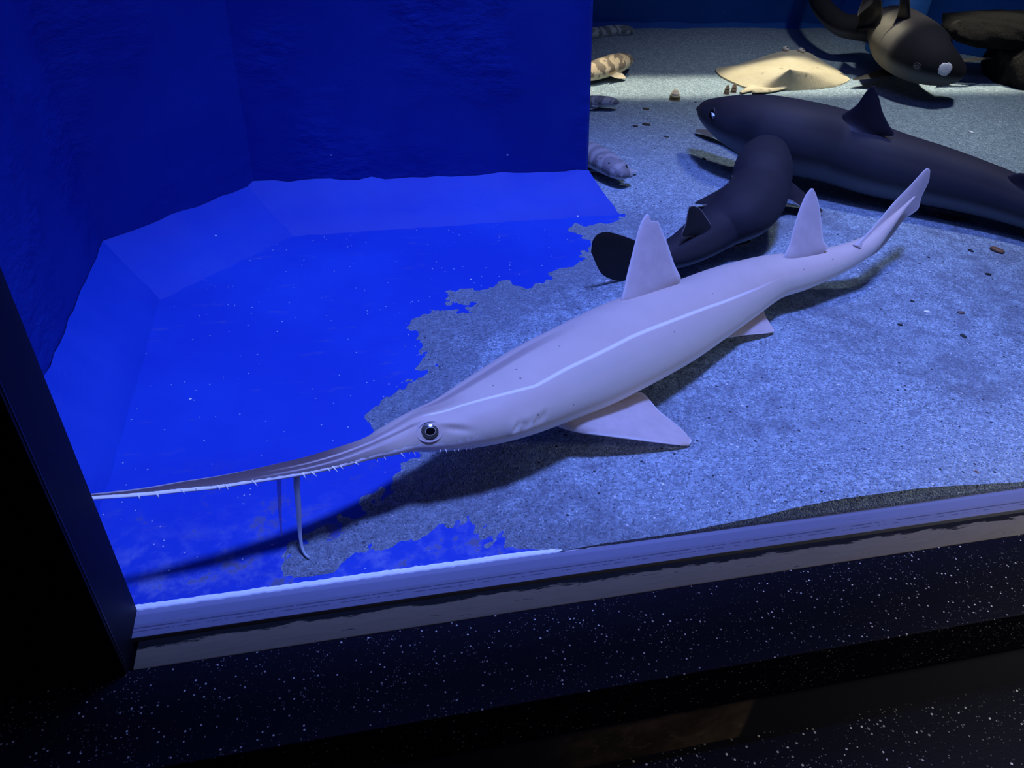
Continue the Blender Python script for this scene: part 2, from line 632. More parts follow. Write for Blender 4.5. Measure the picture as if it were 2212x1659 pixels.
def build_sand():
    xs = np.concatenate([np.arange(-0.14, 1.25, 0.0045), np.arange(1.25, 3.0, 0.011)])
    ys = np.concatenate([np.arange(0.4815, 1.4, 0.0045), np.arange(1.4, 2.56, 0.009)])
    X, Y = np.meshgrid(xs, ys, indexing='ij')
    Z = sand_height(X, Y)
    # ragged end of the bank at the glass
    nx, ny = X.shape
    keep = Z > -0.0022
    quad = keep[:-1, :-1] | keep[1:, :-1] | keep[1:, 1:] | keep[:-1, 1:]
    cx, cy = (X[:-1, :-1] + X[1:, 1:]) / 2, (Y[:-1, :-1] + Y[1:, 1:]) / 2
    behind_right = cy > np.interp(cx, [0, 1.74, 2.02, 3.2], [BACK, BACK, 2.262, 1.25]) - 0.005
    in_block = (cx < 0.455) & (cy > 1.318) & (cy < 1.357)
    quad &= ~behind_right & ~in_block
    idx = np.arange(nx * ny).reshape(nx, ny)
    q = np.stack([idx[:-1, :-1], idx[1:, :-1], idx[1:, 1:], idx[:-1, 1:]], -1)[quad]
    v = np.stack([X, Y, Z], -1).reshape(-1, 3)
    # front skirt down to the floor
    i0 = idx[:, 0]
    sk = v[i0].copy()
    sk[:, 2] = -0.002
    base = len(v)
    v = np.vstack([v, sk, v[i0]])
    strip = np.array([(base + i, base + i + 1, base + nx + i + 1, base + nx + i) for i in range(nx - 1) if Z[i, 0] > -0.002 or Z[i + 1, 0] > -0.002])
    q = np.vstack([q, strip])
    used = np.unique(q)
    remap = np.full(len(v), -1)
    remap[used] = np.arange(len(used))
    v, q = v[used], remap[q]
    me = bpy.data.meshes.new('sand_bed')
    me.vertices.add(len(v))
    me.vertices.foreach_set('co', v.astype(np.float32).ravel())
    me.loops.add(q.size)
    me.loops.foreach_set('vertex_index', q.astype(np.int32).ravel())
    me.polygons.add(len(q))
    me.polygons.foreach_set('loop_start', np.arange(0, q.size, 4, dtype=np.int32))
    me.polygons.foreach_set('loop_total', np.full(len(q), 4, np.int32))
    me.update(calc_edges=True)
    me.validate()
    return me


tag(link('sand_bed', build_sand(), M_SAND), 'coarse grey sand covering the right and rear of the tank floor', 'sand', kind='stuff')


# ------------------------------------------------------------------ creature builder
def catmull(P, t):
    """P (n,d), t in [0,n-1]"""
    P = np.asarray(P, float)
    n = len(P)
    i = np.clip(np.floor(t).astype(int), 0, n - 2)
    f = (t - i)[:, None]
    g = lambda k: P[np.clip(k, 0, n - 1)]
    p0, p1, p2, p3 = g(i - 1), g(i), g(i + 1), g(i + 2)
    p0 = np.where((i == 0)[:, None], 2 * p1 - p2, p0)
    p3 = np.where((i == n - 2)[:, None], 2 * p2 - p1, p3)
    return 0.5 * (2 * p1 + (p2 - p0) * f + (2 * p0 - 5 * p1 + 4 * p2 - p3) * f ** 2 + (3 * p1 - p0 - 3 * p2 + p3) * f ** 3)


def frames(C):
    T = np.gradient(C, axis=0)
    T /= np.linalg.norm(T, axis=1)[:, None]
    S = np.cross(T, [0, 0, 1.0])
    S /= np.linalg.norm(S, axis=1)[:, None]
    return T, S, np.cross(S, T)


def solve_body(st, gz=0.005):
    """outline pairs (u,v, u,v, height/width, lift) -> centres, half widths, half heights"""
    st = np.array(st, float)
    A, B, k, lift = st[:, 0:2], st[:, 2:4], st[:, 4], st[:, 5] + gz
    mid = (A + B) / 2
    L = np.linalg.norm(A - B, axis=1) / 2
    h = np.full(len(st), 0.02)
    for _ in range(12):
        C = np.array([at_z(m[0], m[1], l + hh) for m, l, hh in zip(mid, lift, h)])
        T, S, U = frames(C)
        V = C - CAM
        Vp = V - (V * T).sum(1)[:, None] * T
        Vp /= np.linalg.norm(Vp, axis=1)[:, None]
        a, b = np.abs((Vp * S).sum(1)), np.abs((Vp * U).sum(1))
        r = L * np.array([depth_of(c) for c in C]) / FOCAL
        w = r / np.sqrt(b * b + (k * a) ** 2)
        h = 0.5 * h + 0.5 * k * w
    return C, w, h


class Body:
    def __init__(self, st, nr=120, ns=36, power=2.0, belly=0.92, gz=0.005):
        C, w, h = solve_body(st, gz)
        self.C0, self.w0, self.h0 = C, w, h
        seg = np.linalg.norm(np.diff(C, axis=0), axis=1)
        cum = np.concatenate([[0], np.cumsum(seg)])
        s = np.linspace(0, cum[-1], nr)
        t = np.interp(s, cum, np.arange(len(C)))
        D = catmull(np.column_stack([C, w, h]), t)
        C, w, h = D[:, :3], np.maximum(D[:, 3], 0.0008), np.maximum(D[:, 4], 0.0006)
        T, S, U = frames(C)
        # rounded ends
        pre = [(np.cos(q), np.sin(q)) for q in np.linspace(0.15, math.pi / 2, 6)[:-1]]
        rows = []
        for co, si in pre:
            rows.append((C[0] - T[0] * w[0] * co, w[0] * si, h[0] * si, S[0], U[0], 0.0))
        for i in range(nr):
            rows.append((C[i], w[i], h[i], S[i], U[i], i / (nr - 1)))
        for co, si in reversed(pre):
            rows.append((C[-1] + T[-1] * w[-1] * co, w[-1] * si, h[-1] * si, S[-1], U[-1], 1.0))
        ang = np.arange(ns) / ns * 2 * math.pi
        ca, sa = np.cos(ang), np.sin(ang)
        e = 2.0 / power
        X = np.sign(ca) * np.abs(ca) ** e
        Y = np.sign(sa) * np.abs(sa) ** e
        Y = np.where(Y < 0, Y * belly, Y)
        self.ns, self.rows = ns, rows
        v = [c + np.outer(X * ww, Sx) + np.outer(Y * hh, Ux) for c, ww, hh, Sx, Ux, u in rows]
        self.v = np.vstack(v)
        self.T, self.S, self.U, self.C, self.w, self.h = T, S, U, C, w, h

    def mesh(self, name):
        n, ns = len(self.rows), self.ns
        f, uv = [], []
        for i in range(n - 1):
            for j in range(ns):
                a, b = i * ns + j, i * ns + (j + 1) % ns
                f.append((a, b, b + ns, a + ns))
                u0, u1, v0, v1 = self.rows[i][5], self.rows[i + 1][5], j / ns, (j + 1) / ns
                uv += [(u0, v0), (u0, v1), (u1, v1), (u1, v0)]
        f.append(tuple(range(ns - 1, -1, -1)))
        uv += [(0, 0.25)] * ns
        k = (n - 1) * ns
        f.append(tuple(range(k, k + ns)))
        uv += [(1, 0.25)] * ns
        me = mesh_from(name, self.v, f)
        lay = me.uv_layers.new(name='UVMap')
        lay.data.foreach_set('uv', np.array(uv, np.float32).ravel())
        return me

    def tree(self):
        n, ns = len(self.rows), self.ns
        f = [(i * ns + j, i * ns + (j + 1) % ns, (i + 1) * ns + (j + 1) % ns, (i + 1) * ns + j) for i in range(n - 1) for j in range(ns)]
        return BVHTree.FromPolygons([Vector(p) for p in self.v], f)

    def hit(self, u, v, tree=None):
        tree = tree or self.tree()
        d = Vector(ray(u, v)).normalized()
        loc, nor, idx, dist = tree.ray_cast(Vector(CAM), d)
        if loc is None:
            loc, nor, idx, dist = tree.find_nearest(Vector(self.C[len(self.C) // 2]))
        if nor.dot(d) > 0:
            nor = -nor
        return np.array(loc), np.array(nor)

    def dent(self, u, v, radius, amount, stretch=None):
        """swell or dent the skin around the point seen at (u,v); stretch = (pixel direction, ratio)"""
        p, n = self.hit(u, v)
        d = self.v - p
        if stretch:
            (du, dv), ratio = stretch
            q = at_plane(u + du, v + dv, p, n) - p
            q = q / np.linalg.norm(q)
            al = d @ q
            d = d - np.outer(al, q) * (1 - 1 / ratio)
        r = np.linalg.norm(d, axis=1)
        self.v = self.v + np.outer(amount * np.exp(-(r / radius) ** 2), n)

    def plane_at(self, u, v):
        """vertical plane along the spine nearest the given pixel"""
        px = np.array([project(c) for c in self.C])
        i = int(np.argmin(np.hypot(px[:, 0] - u, px[:, 1] - v)))
        return self.C[i], unit(np.cross(self.T[i], [0, 0, 1.0]))


def curve_pts(P, n):
    P = np.asarray(P, float)
    d = np.concatenate([[0], np.cumsum(np.linalg.norm(np.diff(P, axis=0), axis=1))])
    t = np.interp(np.linspace(0, d[-1], n), d, np.arange(len(P)))
    return catmull(P, t)


def fin_mesh(name, L, R, thick, tip=0.3, n=26, m=14, belly=0.0, slot=1):
    """closed blade between a leading and a trailing edge, thick at the root, thin behind"""
    L, R = curve_pts(L, n), curve_pts(R, n)
    s = np.linspace(0, 1, m)
    P = L[:, None, :] * (1 - s)[None, :, None] + R[:, None, :] * s[None, :, None]
    dv = np.gradient(P, axis=0)
    ds = np.gradient(P, axis=1)
    N = np.cross(dv, ds)
    ln = np.linalg.norm(N, axis=2, keepdims=True)
    mean = unit(N.reshape(-1, 3).sum(0))
    N = np.where(ln > 1e-12, N / np.maximum(ln, 1e-12), mean)
    t = np.linspace(0, 1, n)
    prof = (s ** 0.5) * (1 - s) * 2.4 + 0.06
    th = thick * (1 - (1 - tip) * t)[:, None] * prof[None, :] * 0.5
    th = th * (1 + 1.2 * np.exp(-t / 0.07))[:, None] + 0.00025
    if belly:
        P = P + N * (belly * np.sin(math.pi * t) ** 1.0)[:, None, None]
    top, bot = P + N * th[..., None], P - N * th[..., None]
    v = np.vstack([top.reshape(-1, 3), bot.reshape(-1, 3)])
    o = n * m
    f, uv = [], []
    tuv = lambda i, j: (j / (m - 1), i / (n - 1))
    for i in range(n - 1):
        for j in range(m - 1):
            a = i * m + j
            f.append((a, a + m, a + m + 1, a + 1))
            uv += [tuv(i, j), tuv(i + 1, j), tuv(i + 1, j + 1), tuv(i, j + 1)]
            f.append((o + a, o + a + 1, o + a + m + 1, o + a + m))
            uv += [tuv(i, j), tuv(i, j + 1), tuv(i + 1, j + 1), tuv(i + 1, j)]
    for i in range(n - 1):
        for j in (0, m - 1):
            a = i * m + j
            q = (a, o + a, o + a + m, a + m) if j == 0 else (a, a + m, o + a + m, o + a)
            f.append(q)
            uv += [tuv(i, j)] * 4
    for j in range(m - 1):
        for i in (0, n - 1):
            a = i * m + j
            q = (a, a + 1, o + a + 1, o + a) if i == 0 else (a, o + a, o + a + 1, a + 1)
            f.append(q)
            uv += [tuv(i, j)] * 4
    me = mesh_from(name, v, f)
    lay = me.uv_layers.new(name='UVMap')
    lay.data.foreach_set('uv', np.array(uv, np.float32).ravel())
    bm = bmesh.new()
    bm.from_mesh(me)
    bmesh.ops.recalc_face_normals(bm, faces=bm.faces)
    for fc in bm.faces:
        fc.material_index = slot
    bm.to_mesh(me)
    bm.free()
    return me


def fin_on_body(name, body, front, rear, L, R, thick, slot=1, sink=0.010, normal=None, lean=0.0, **kw):
    """upright fin whose root runs over the skin between two points seen in the picture"""
    tree = body.tree()
    p, _ = body.hit(*front, tree)
    q, _ = body.hit(*rear, tree)
    n = unit(np.cross(q - p, [0, 0, 1.0])) if normal is None else unit(normal)
    if lean:
        n = unit(n * (-1 if n[1] > 0 else 1) + np.array([0, 0, lean]))
    dn = np.array([0, 0, sink])
    LL = [p - dn, p] + [at_plane(u, v, p, n) for u, v in L]
    RR = [q - dn, q] + [at_plane(u, v, p, n) for u, v in R]
    return fin_mesh(name, LL, RR, thick, slot=slot, **kw)


def fin_on_heights(name, L, R, thick, slot=1, **kw):
    return fin_mesh(name, [at_z(*p) for p in L], [at_z(*p) for p in R], thick, slot=slot, **kw)


def grow_together(name, body_me, fins, mats):
    """body and fins made into one continuous skin"""
    for me in [body_me] + fins:
        for m in mats:
            me.materials.append(m)
    src = bpy.data.objects.new('growing', body_me)
    COL.objects.link(src)
    tmp = []
    for fme in fins:
        fo = bpy.data.objects.new('growing_fin', fme)
        COL.objects.link(fo)
        tmp.append(fo)
        md = src.modifiers.new('union', 'BOOLEAN')
        md.operation = 'UNION'
        md.solver = 'MANIFOLD'
        md.object = fo
    bpy.context.view_layer.update()
    dg = bpy.context.evaluated_depsgraph_get()
    me = bpy.data.meshes.new_from_object(src.evaluated_get(dg), preserve_all_data_layers=True, depsgraph=dg)
    if len(me.polygons) < 0.8 * len(body_me.polygons):        # solver gave up: keep the plain join
        bm = bmesh.new()
        bm.from_mesh(body_me)
        for fme in fins:
            bm.from_mesh(fme)
        me = bpy.data.meshes.new(name)
        bm.to_mesh(me)
        bm.free()
        for m in mats:
            me.materials.append(m)
        print('plain join used for', name)
    for o in [src] + tmp:
        bpy.data.objects.remove(o)
    me.name = name
    me.polygons.foreach_set('use_smooth', [True] * len(me.polygons))
    me.set_sharp_from_angle(angle=math.radians(48))
    return me


def eye_mesh(p, n, rx, ry, along, bulge=0.45, pupil=(0.0, 0.0, 0.36), ring=True):
    """domed eye: slot 0 lid, 1 rim, 2 iris, 3 pale ring, 4 pupil"""
    n = unit(n)
    ax = unit(np.asarray(along) - np.dot(along, n) * n)
    ay = np.cross(n, ax)
    rad = [1.28, 1.18, 1.08, 1.0, 0.96, 0.88, 0.78, 0.66, 0.54, 0.44, 0.40, 0.34, 0.2, 0.08]
    hei = [-0.35, 0.10, 0.20, 0.12, 0.02, 0.08, 0.16, 0.24, 0.31, 0.36, 0.38, 0.40, 0.43, 0.44]
    slots = [0, 0, 0, 1, 1, 1, 2, 2, 2, 3, 4, 4, 4]
    seg = 36
    v, f, ms = [], [], []
    for r, h in zip(rad, hei):
        k = max(0.0, (0.9 - r) / 0.9)
        for j in range(seg):
            a = 2 * math.pi * j / seg
            x = (r * math.cos(a) + pupil[0] * k) * rx
            y = (r * math.sin(a) + pupil[1] * k) * ry
            v.append(p + ax * x + ay * y + n * (h * bulge * min(rx, ry)))
    for i in range(len(rad) - 1):
        for j in range(seg):
            a, b = i * seg + j, i * seg + (j + 1) % seg
            f.append((a, b, b + seg, a + seg))
            ms.append(slots[i])
    k = (len(rad) - 1) * seg
    f.append(tuple(range(k, k + seg)))
    ms.append(4)
    me = mesh_from('eye', v, f)
    me.polygons.foreach_set('material_index', ms)
    return me


def tube(name, P, radii, seg=10):
    P = np.asarray(P, float)
    T = np.gradient(P, axis=0)
    T /= np.linalg.norm(T, axis=1)[:, None]
    ref = np.array([0.31, 0.17, 0.93])
    v, f = [], []
    for p, t, r in zip(P, T, radii):
        a = unit(np.cross(t, ref))
        b = np.cross(t, a)
        for j in range(seg):
            q = 2 * math.pi * j / seg
            v.append(p + r * (a * math.cos(q) + b * math.sin(q)))
    n = len(P)
    for i in range(n - 1):
        for j in range(seg):
            x, y = i * seg + j, i * seg + (j + 1) % seg
            f.append((x, y, y + seg, x + seg))
    f.append(tuple(range(seg - 1, -1, -1)))
    f.append(tuple(range((n - 1) * seg, n * seg)))
    me = mesh_from(name, v, f)
    bm = bmesh.new()
    bm.from_mesh(me)
    bmesh.ops.recalc_face_normals(bm, faces=bm.faces)
    bm.to_mesh(me)
    bm.free()
    return me


# ------------------------------------------------------------------ skins
def skin(name, back, flank, belly, rough=0.5, spec=0.35, mottle=0.15, line=None, edge=None, stripes=None, blotch=None, grain=300, belly_at=(-0.05, -0.45)):
    """back, flank and belly colours by height round the body; optional lateral line, cross bands, blotches"""
    m = Mat(name, rough, spec)
    u, v = m.uv()
    s = m.math('SINE', m.math('MULTIPLY', v, 2 * math.pi))
    o = m.obj()
    c = m.mix(m.step(s, 0.75, 0.15), back, flank)
    c = m.mix(m.step(s, *belly_at), c, belly)
    if stripes:
        col, count, amt = stripes
        wob = m.math('ADD', m.math('MULTIPLY', u, count), m.math('MULTIPLY', m.noise(o, 25, 3), 2.2))
        w = m.step(m.math('SINE', m.math('MULTIPLY', wob, 2 * math.pi)), -0.05, 0.2)
        w = m.math('MULTIPLY', w, m.step(s, -0.5, 0.0))
        c = m.mix(m.math('MULTIPLY', w, amt), c, col)
    if blotch:
        col, sc, lo, hi = blotch
        c = m.mix(m.step(m.noise(o, sc, 4, 0.6), lo, hi), c, col)
    if line:
        v0, wid, col = line
        k = m.step(m.math('ABSOLUTE', m.math('SUBTRACT', v, v0)), wid, wid * 0.35)
        c = m.mix(m.math('MULTIPLY', k, 0.75), c, col)
    f = m.noise(o, grain / 12, 5, 0.65)
    c = m.mix(mottle, c, m.mix(f, tuple(x * 0.45 for x in flank), tuple(min(1, x * 1.5) for x in flank)))
    m.color(c)
    m.bump(m.noise(o, grain * 3, 3), 0.12, 0.001)
    return m


def see_through(m, c, amount):
    """thin living tissue: part of the light passes to the other side"""
    tl = m.n('ShaderNodeBsdfTranslucent')
    m.put(tl.inputs['Color'], c)
    x = m.n('ShaderNodeMixShader')
    x.inputs[0].default_value = amount
    m.t.links.new(m.b.outputs[0], x.inputs[1])
    m.t.links.new(tl.outputs[0], x.inputs[2])
    m.t.links.new(x.outputs[0], m.t.nodes['Material Output'].inputs[0])


def fin_skin(name, base, edge, rough=0.5, amt=0.8, lo=0.90, thin=0.0):
    m = Mat(name, rough, 0.3)
    u, v = m.uv()
    k = m.math('MAXIMUM', m.step(u, lo, 0.99), m.math('MAXIMUM', m.step(u, 0.05, 0.0), m.step(v, 0.965, 1.0)))
    o = m.obj()
    c = m.mix(m.noise(o, 60, 5, 0.65), tuple(x * 0.8 for x in base), tuple(min(1, x * 1.2) for x in base))
    c = m.mix(m.math('MULTIPLY', k, amt), c, edge)
    m.color(c)
    m.bump(m.noise(o, 700, 3), 0.1, 0.001)
    if thin:
        see_through(m, c, thin)
    return m.m


M_BLACKEYE = plain('eye_black', (0.004, 0.004, 0.005), 0.08, 0.6)
M_RIM = plain('eye_rim', (0.03, 0.028, 0.035), 0.35, 0.5)
M_IRIS = plain('eye_iris', (0.07, 0.065, 0.05), 0.15, 0.6, 0.5, 300)
M_EYERING = plain('eye_ring', (0.50, 0.44, 0.33), 0.25, 0.5)
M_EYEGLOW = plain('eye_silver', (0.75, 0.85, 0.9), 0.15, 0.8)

# ------------------------------------------------------------------ sawshark
def build_sawshark():
    st = [  # upper outline, lower outline, height / width, lift
        (96, 1080, 96, 1089, .40, .106), (165, 1070, 165, 1082, .40, .104), (300, 1055, 301, 1073, .36, .098), (390, 1040, 392, 1064, .34, .094),
        (469, 1028, 471, 1056, .34, .090), (547, 1013, 549, 1044, .34, .086), (600, 1001, 603, 1036, .34, .084), (660, 987, 664, 1026, .36, .080), (733, 965, 742, 1010, .40, .075),
        (788, 946, 804, 995, .46, .070),
        (822, 926, 842, 988, .50, .068), (862, 903, 895, 977, .60, .062), (900, 883, 948, 974, .66, .056), (940, 862, 1000, 970, .70, .050),
        (1000, 823, 1070, 962, .70, .042), (1075, 777, 1135, 948, .70, .034), (1150, 733, 1205, 922, .70, .026), (1235, 690, 1290, 888, .72, .016),
        (1335, 643, 1375, 842, .72, .008), (1410, 617, 1448, 801, .74, .004), (1480, 598, 1505, 762, .76, .003), (1560, 570, 1585, 708, .78, .006),
        (1640, 552, 1664, 655, .80, .012), (1710, 545, 1735, 629, .80, .020), (1788, 534, 1810, 596, .82, .032), (1856, 514, 1878, 554, .86, .055),
        (1903, 484, 1916, 508, .9, .080), (1942, 452, 1948, 463, .9, .102), (1974, 424, 1976, 428, .9, .122)]
    b = Body(st, nr=430, ns=96)
    # brow, spiracle, gill folds, shoulder
    b.dent(905, 905, 0.022, 0.004)
    b.dent(968, 918, 0.007, 0.0028, ((40, 8), 2.6))
    b.dent(985, 926, 0.0035, -0.003, ((40, 6), 4.0))
    for (u, v) in ((1112, 927), (1126, 922), (1140, 917), (1154, 911), (1168, 904)):
        b.dent(u, v, 0.0045, 0.0030, ((6, -16), 2.2))
        b.dent(u + 7, v - 2, 0.0030, -0.0040, ((5, -16), 2.6))
    for (u, v) in ((840, 948), (800, 968)):
        b.dent(u, v, 0.012, 0.0025, ((40, -16), 2.5))
    m = skin('sawshark_skin', (0.57, 0.44, 0.345), (0.64, 0.585, 0.46), (0.95, 0.94, 0.90), 0.55, 0.25, 0.16, belly_at=(0.35, -0.30))
    u, v = m.uv()
    col = m.b.inputs['Base Color'].links[0].from_socket
    def along(points):
        """value that follows the body from snout to tail"""
        r_ = m.n('ShaderNodeValToRGB')
        r_.color_ramp.interpolation = 'LINEAR'
        el = r_.color_ramp.elements
        while len(el) < len(points):
            el.new(0.5)
        for e_, (pos, val) in zip(el, points):
            e_.position = pos
            e_.color = (val, val, val, 1)
        m.t.links.new(u, r_.inputs[0])
        return r_.outputs[0]

    def stripe(centre, half, u0, u1, u2, u3):
        k_ = m.step(m.math('ABSOLUTE', m.math('SUBTRACT', v, centre)), half, half * 0.3)
        return m.math('MULTIPLY', k_, m.math('MULTIPLY', m.step(u, u0, u1), m.step(u, u3, u2)))
    rost = m.step(u, 0.255, 0.175)                     # rostrum is browner, with pale and dark streaks
    col = m.mix(m.math('MULTIPLY', rost, 0.93), col, (0.075, 0.046, 0.050))
    col = m.mix(m.math('MULTIPLY', stripe(0.232, 0.020, 0.13, 0.19, 0.235, 0.25), 0.75), col, (0.62, 0.52, 0.45))
    col = m.mix(m.math('MULTIPLY', stripe(0.195, 0.018, 0.14, 0.20, 0.25, 0.27), 0.65), col, (0.16, 0.11, 0.10))
    col = m.mix(m.math('MULTIPLY', stripe(0.150, 0.022, 0.12, 0.17, 0.225, 0.25), 0.6), col, (0.58, 0.48, 0.43))
    col = m.mix(m.math('MULTIPLY', stripe(0.27, 0.035, 0.20, 0.24, 0.27, 0.31), 0.45), col, (0.20, 0.15, 0.14))
    col = m.mix(m.math('MULTIPLY', stripe(0.315, 0.030, 0.25, 0.28, 0.36, 0.47), 0.55), col, (0.20, 0.15, 0.14))
    # pale saw edge along both sides of the rostrum
    dist = m.math('ABSOLUTE', m.math('SUBTRACT', m.math('ABSOLUTE', m.math('SUBTRACT', m.math('FRACT', m.math('ADD', v, 0.25)), 0.5)), 0.25))
    width = along([(0.0, 0.24), (0.05, 0.19), (0.112, 0.115), (0.145, 0.085), (0.20, 0.055), (0.30, 0.02)])
    lump = m.math('MULTIPLY', m.math('SUBTRACT', m.noise(m.obj(), 170, 3, 0.6), 0.5), 0.07)
    k = m.step(m.math('SUBTRACT', m.math('ADD', dist, lump), width), 0.012, -0.012)
    k = m.math('MULTIPLY', k, m.step(u, 0.33, 0.29))
    k = m.math('MULTIPLY', k, m.math('ADD', 0.35, m.math('MULTIPLY', m.math('GREATER_THAN', m.math('ABSOLUTE', m.math('SUBTRACT', v, 0.5)), 0.24), 0.65)))
    col = m.mix(m.math('MULTIPLY', k, 0.92), col, (0.97, 0.92, 0.90))
    # lateral line
    line_v = along([(0.26, 0.236), (0.296, 0.222), (0.324, 0.193), (0.357, 0.164), (0.392, 0.170), (0.476, 0.171), (0.527, 0.162), (0.601, 0.150), (0.69, 0.12), (0.80, 0.10)])
    ll = m.step(m.math('ABSOLUTE', m.math('SUBTRACT', v, line_v)), 0.0080, 0.003)
    ll = m.math('MULTIPLY', ll, m.math('MULTIPLY', m.step(u, 0.262, 0.275), m.step(u, 0.76, 0.62)))
    col = m.mix(m.math('MULTIPLY', ll, 0.7), col, (0.95, 0.90, 0.84))
    # greyer flank below the line
    fl = m.math('MULTIPLY', m.step(m.math('SUBTRACT', line_v, v), -0.01, 0.05), m.step(u, 0.33, 0.42))
    fl = m.math('MULTIPLY', fl, m.math('MULTIPLY', m.step(v, 0.02, 0.07), m.math('LESS_THAN', v, 0.5)))
    col = m.mix(m.math('MULTIPLY', fl, 0.28), col, (0.42, 0.43, 0.36))
    # small stray freckles
    d, r, g = m.voro(m.obj(), 70)
    fk = m.math('MULTIPLY', m.math('LESS_THAN', d, 0.10), m.math('GREATER_THAN', r, 0.86))
    col = m.mix(m.math('MULTIPLY', fk, 0.6), col, (0.10, 0.08, 0.08))
    m.color(col)
    fm = fin_skin('sawshark_fin_skin', (0.86, 0.74, 0.68), (0.95, 0.92, 0.90), 0.5, 0.85, thin=0.5)
    fins = []
    fins.append(fin_on_body('first_dorsal', b, (1341, 650), (1466, 612),
        [(1347, 628), (1355, 592), (1366, 548), (1379, 497), (1388, 474), (1397, 462)],
        [(1470, 600), (1456, 570), (1441, 525), (1428, 495), (1421, 478), (1407, 478), (1402, 467)], 0.011, lean=0.55))
    fins.append(fin_on_body('second_dorsal', b, (1692, 556), (1776, 547),
        [(1705, 528), (1713, 497), (1727, 452), (1741, 420), (1752, 407)],
        [(1789, 535), (1779, 520), (1776, 495), (1771, 453), (1764, 424), (1757, 408)], 0.009, lean=0.55))
    fins.append(fin_on_heights('pectoral',
        [(1185, 912, .050), (1240, 934, .042), (1310, 946, .034), (1400, 957, .022), (1470, 963, .012), (1490, 961, .009)],
        [(1215, 868, .062), (1300, 868, .040), (1345, 858, .032), (1384, 852, .028), (1420, 889, .019), (1468, 925, .011), (1494, 951, .008)], 0.014, belly=0.003))
    fins.append(fin_on_heights('pelvic',
        [(1520, 722, .035), (1560, 730, .028), (1610, 724, .021), (1655, 720, .014), (1670, 718, .011)],
        [(1570, 694, .042), (1612, 675, .032), (1644, 666, .028), (1656, 688, .018), (1672, 712, .011)], 0.009))
    # tail blade
    p0 = at_z(1866, 534, .076)
    p1 = at_z(2004, 378, .165)
    nrm = unit(np.cross(p1 - p0, [0, 0, 1.0]))
    nrm = unit(nrm * (-1 if nrm[1] > 0 else 1) + np.array([0, 0, 0.35]))
    fins.append(fin_mesh('caudal',
        [at_plane(u, v, p0, nrm) for u, v in [(1846, 528), (1872, 505), (1900, 474), (1929, 439), (1965, 402), (1993, 371), (2003, 363)]],
        [at_plane(u, v, p0, nrm) for u, v in [(1862, 562), (1893, 546), (1928, 507), (1953, 474), (1970, 462), (1984, 450), (1990, 426), (2006, 392), (2009, 368)]], 0.007, n=44))
    base = at_z(1300, 880, 0.0)
    r = root('sawshark', base)
    tag(r, 'pale lilac sawshark with long toothed snout lying across the tank floor in front', 'shark')
    link('body', grow_together('sawshark_body', b.mesh('sawshark_body'), fins, [m.m, fm]), [m.m, fm], r)
    tree = b.tree()
    # eye
    p, n = b.hit(929, 932, tree)
    along = at_plane(960, 925, p, n) - p
    dpt = depth_of(p) / FOCAL
    e = eye_mesh(p - n * 0.0012, n, 26 * dpt, 20.5 * dpt, along, 0.55, (0.06, 0.02, 0))
    lid = plain('sawshark_lid', (0.58, 0.47, 0.42), 0.5, 0.3)
    link('eye', e, [lid, M_RIM, M_IRIS, M_EYERING, M_BLACKEYE], r)
    # spiracle slit behind the eye
    # rostral teeth along the near edge
    tooth_mat = plain('tooth_enamel', (0.95, 0.93, 0.90), 0.3, 0.5)
    teeth = [(392, 1060, 399, 1067), (424, 1057, 425, 1061), (470, 1053, 476, 1058), (488, 1051, 494, 1059), (547, 1042, 557, 1051), (655, 1027, 661, 1034),
             (674, 1023, 685, 1030), (708, 1015, 714, 1020), (720, 1012, 731, 1021), (735, 1009, 742, 1014), (768, 1002, 776, 1005), (300, 1074, 303, 1080),
             (340, 1071, 344, 1076), (866, 981, 875, 989), (883, 978, 885, 982), (892, 977, 899, 985), (830, 989, 834, 994), (812, 993, 817, 999),
             (962, 972, 966, 980), (981, 971, 983, 978), (989, 970, 992, 976), (1007, 968, 1008, 974), (1016, 967, 1018, 972), (1023, 966, 1024, 970), (950, 973, 953, 978)]
    for (u0, v0, u1, v1) in teeth:
        vv = v0 - 2
        loc = None
        for k in range(16):
            d = Vector(ray(u0, vv - k)).normalized()
            loc = tree.ray_cast(Vector(CAM), d)[0]
            if loc is not None:
                break
        if loc is None:
            continue
        q = np.array(loc)
        fwd = -ROT[:, 2]
        tip = at_plane(u1, v1, q, fwd)
        rr = 0.00095 if u0 < 800 else 0.0008
        q = q + (q - tip) * 0.25
        link('rostral_tooth', tube('rostral_tooth', [q + (tip - q) * s for s in (0, .35, .7, 1)], [rr, rr * .85, rr * .5, rr * .12], 8), tooth_mat, r)
    # barbels hanging from mid snout
    bm_ = fin_skin('barbel_skin', (0.80, 0.95, 0.98), (0.9, 0.9, 0.9), 0.45, 0.0, thin=0.6)
    fwd = -ROT[:, 2]

    def barbel(px, zs, rad, mat):
        P = curve_pts([at_z(u, v, z) for (u, v), z in zip(px, zs)], 40)
        s = np.linspace(0, 1, 40)
        link('barbel', tube('barbel', P, rad * (1 - 0.72 * s ** 2), 12), mat, r)
    barbel([(641, 1028), (641, 1050), (644, 1085), (646, 1120), (648, 1152), (652, 1180), (659, 1197), (668, 1204)],
           [.088, .076, .058, .040, .024, .012, .0065, .0060], 0.0029, bm_)
    fb = Mat('far_barbel_skin', 0.5, 0.3)
    fb.color((0.50, 0.36, 0.55))
    fb.b.inputs['Alpha'].default_value = 0.40
    far_m = fb.m
    barbel([(603, 1030), (603, 1050), (604, 1080), (605, 1110), (607, 1140), (609, 1158)],
           [.086, .072, .054, .036, .019, .010], 0.0022, far_m)
    return b


SAW = build_sawshark()

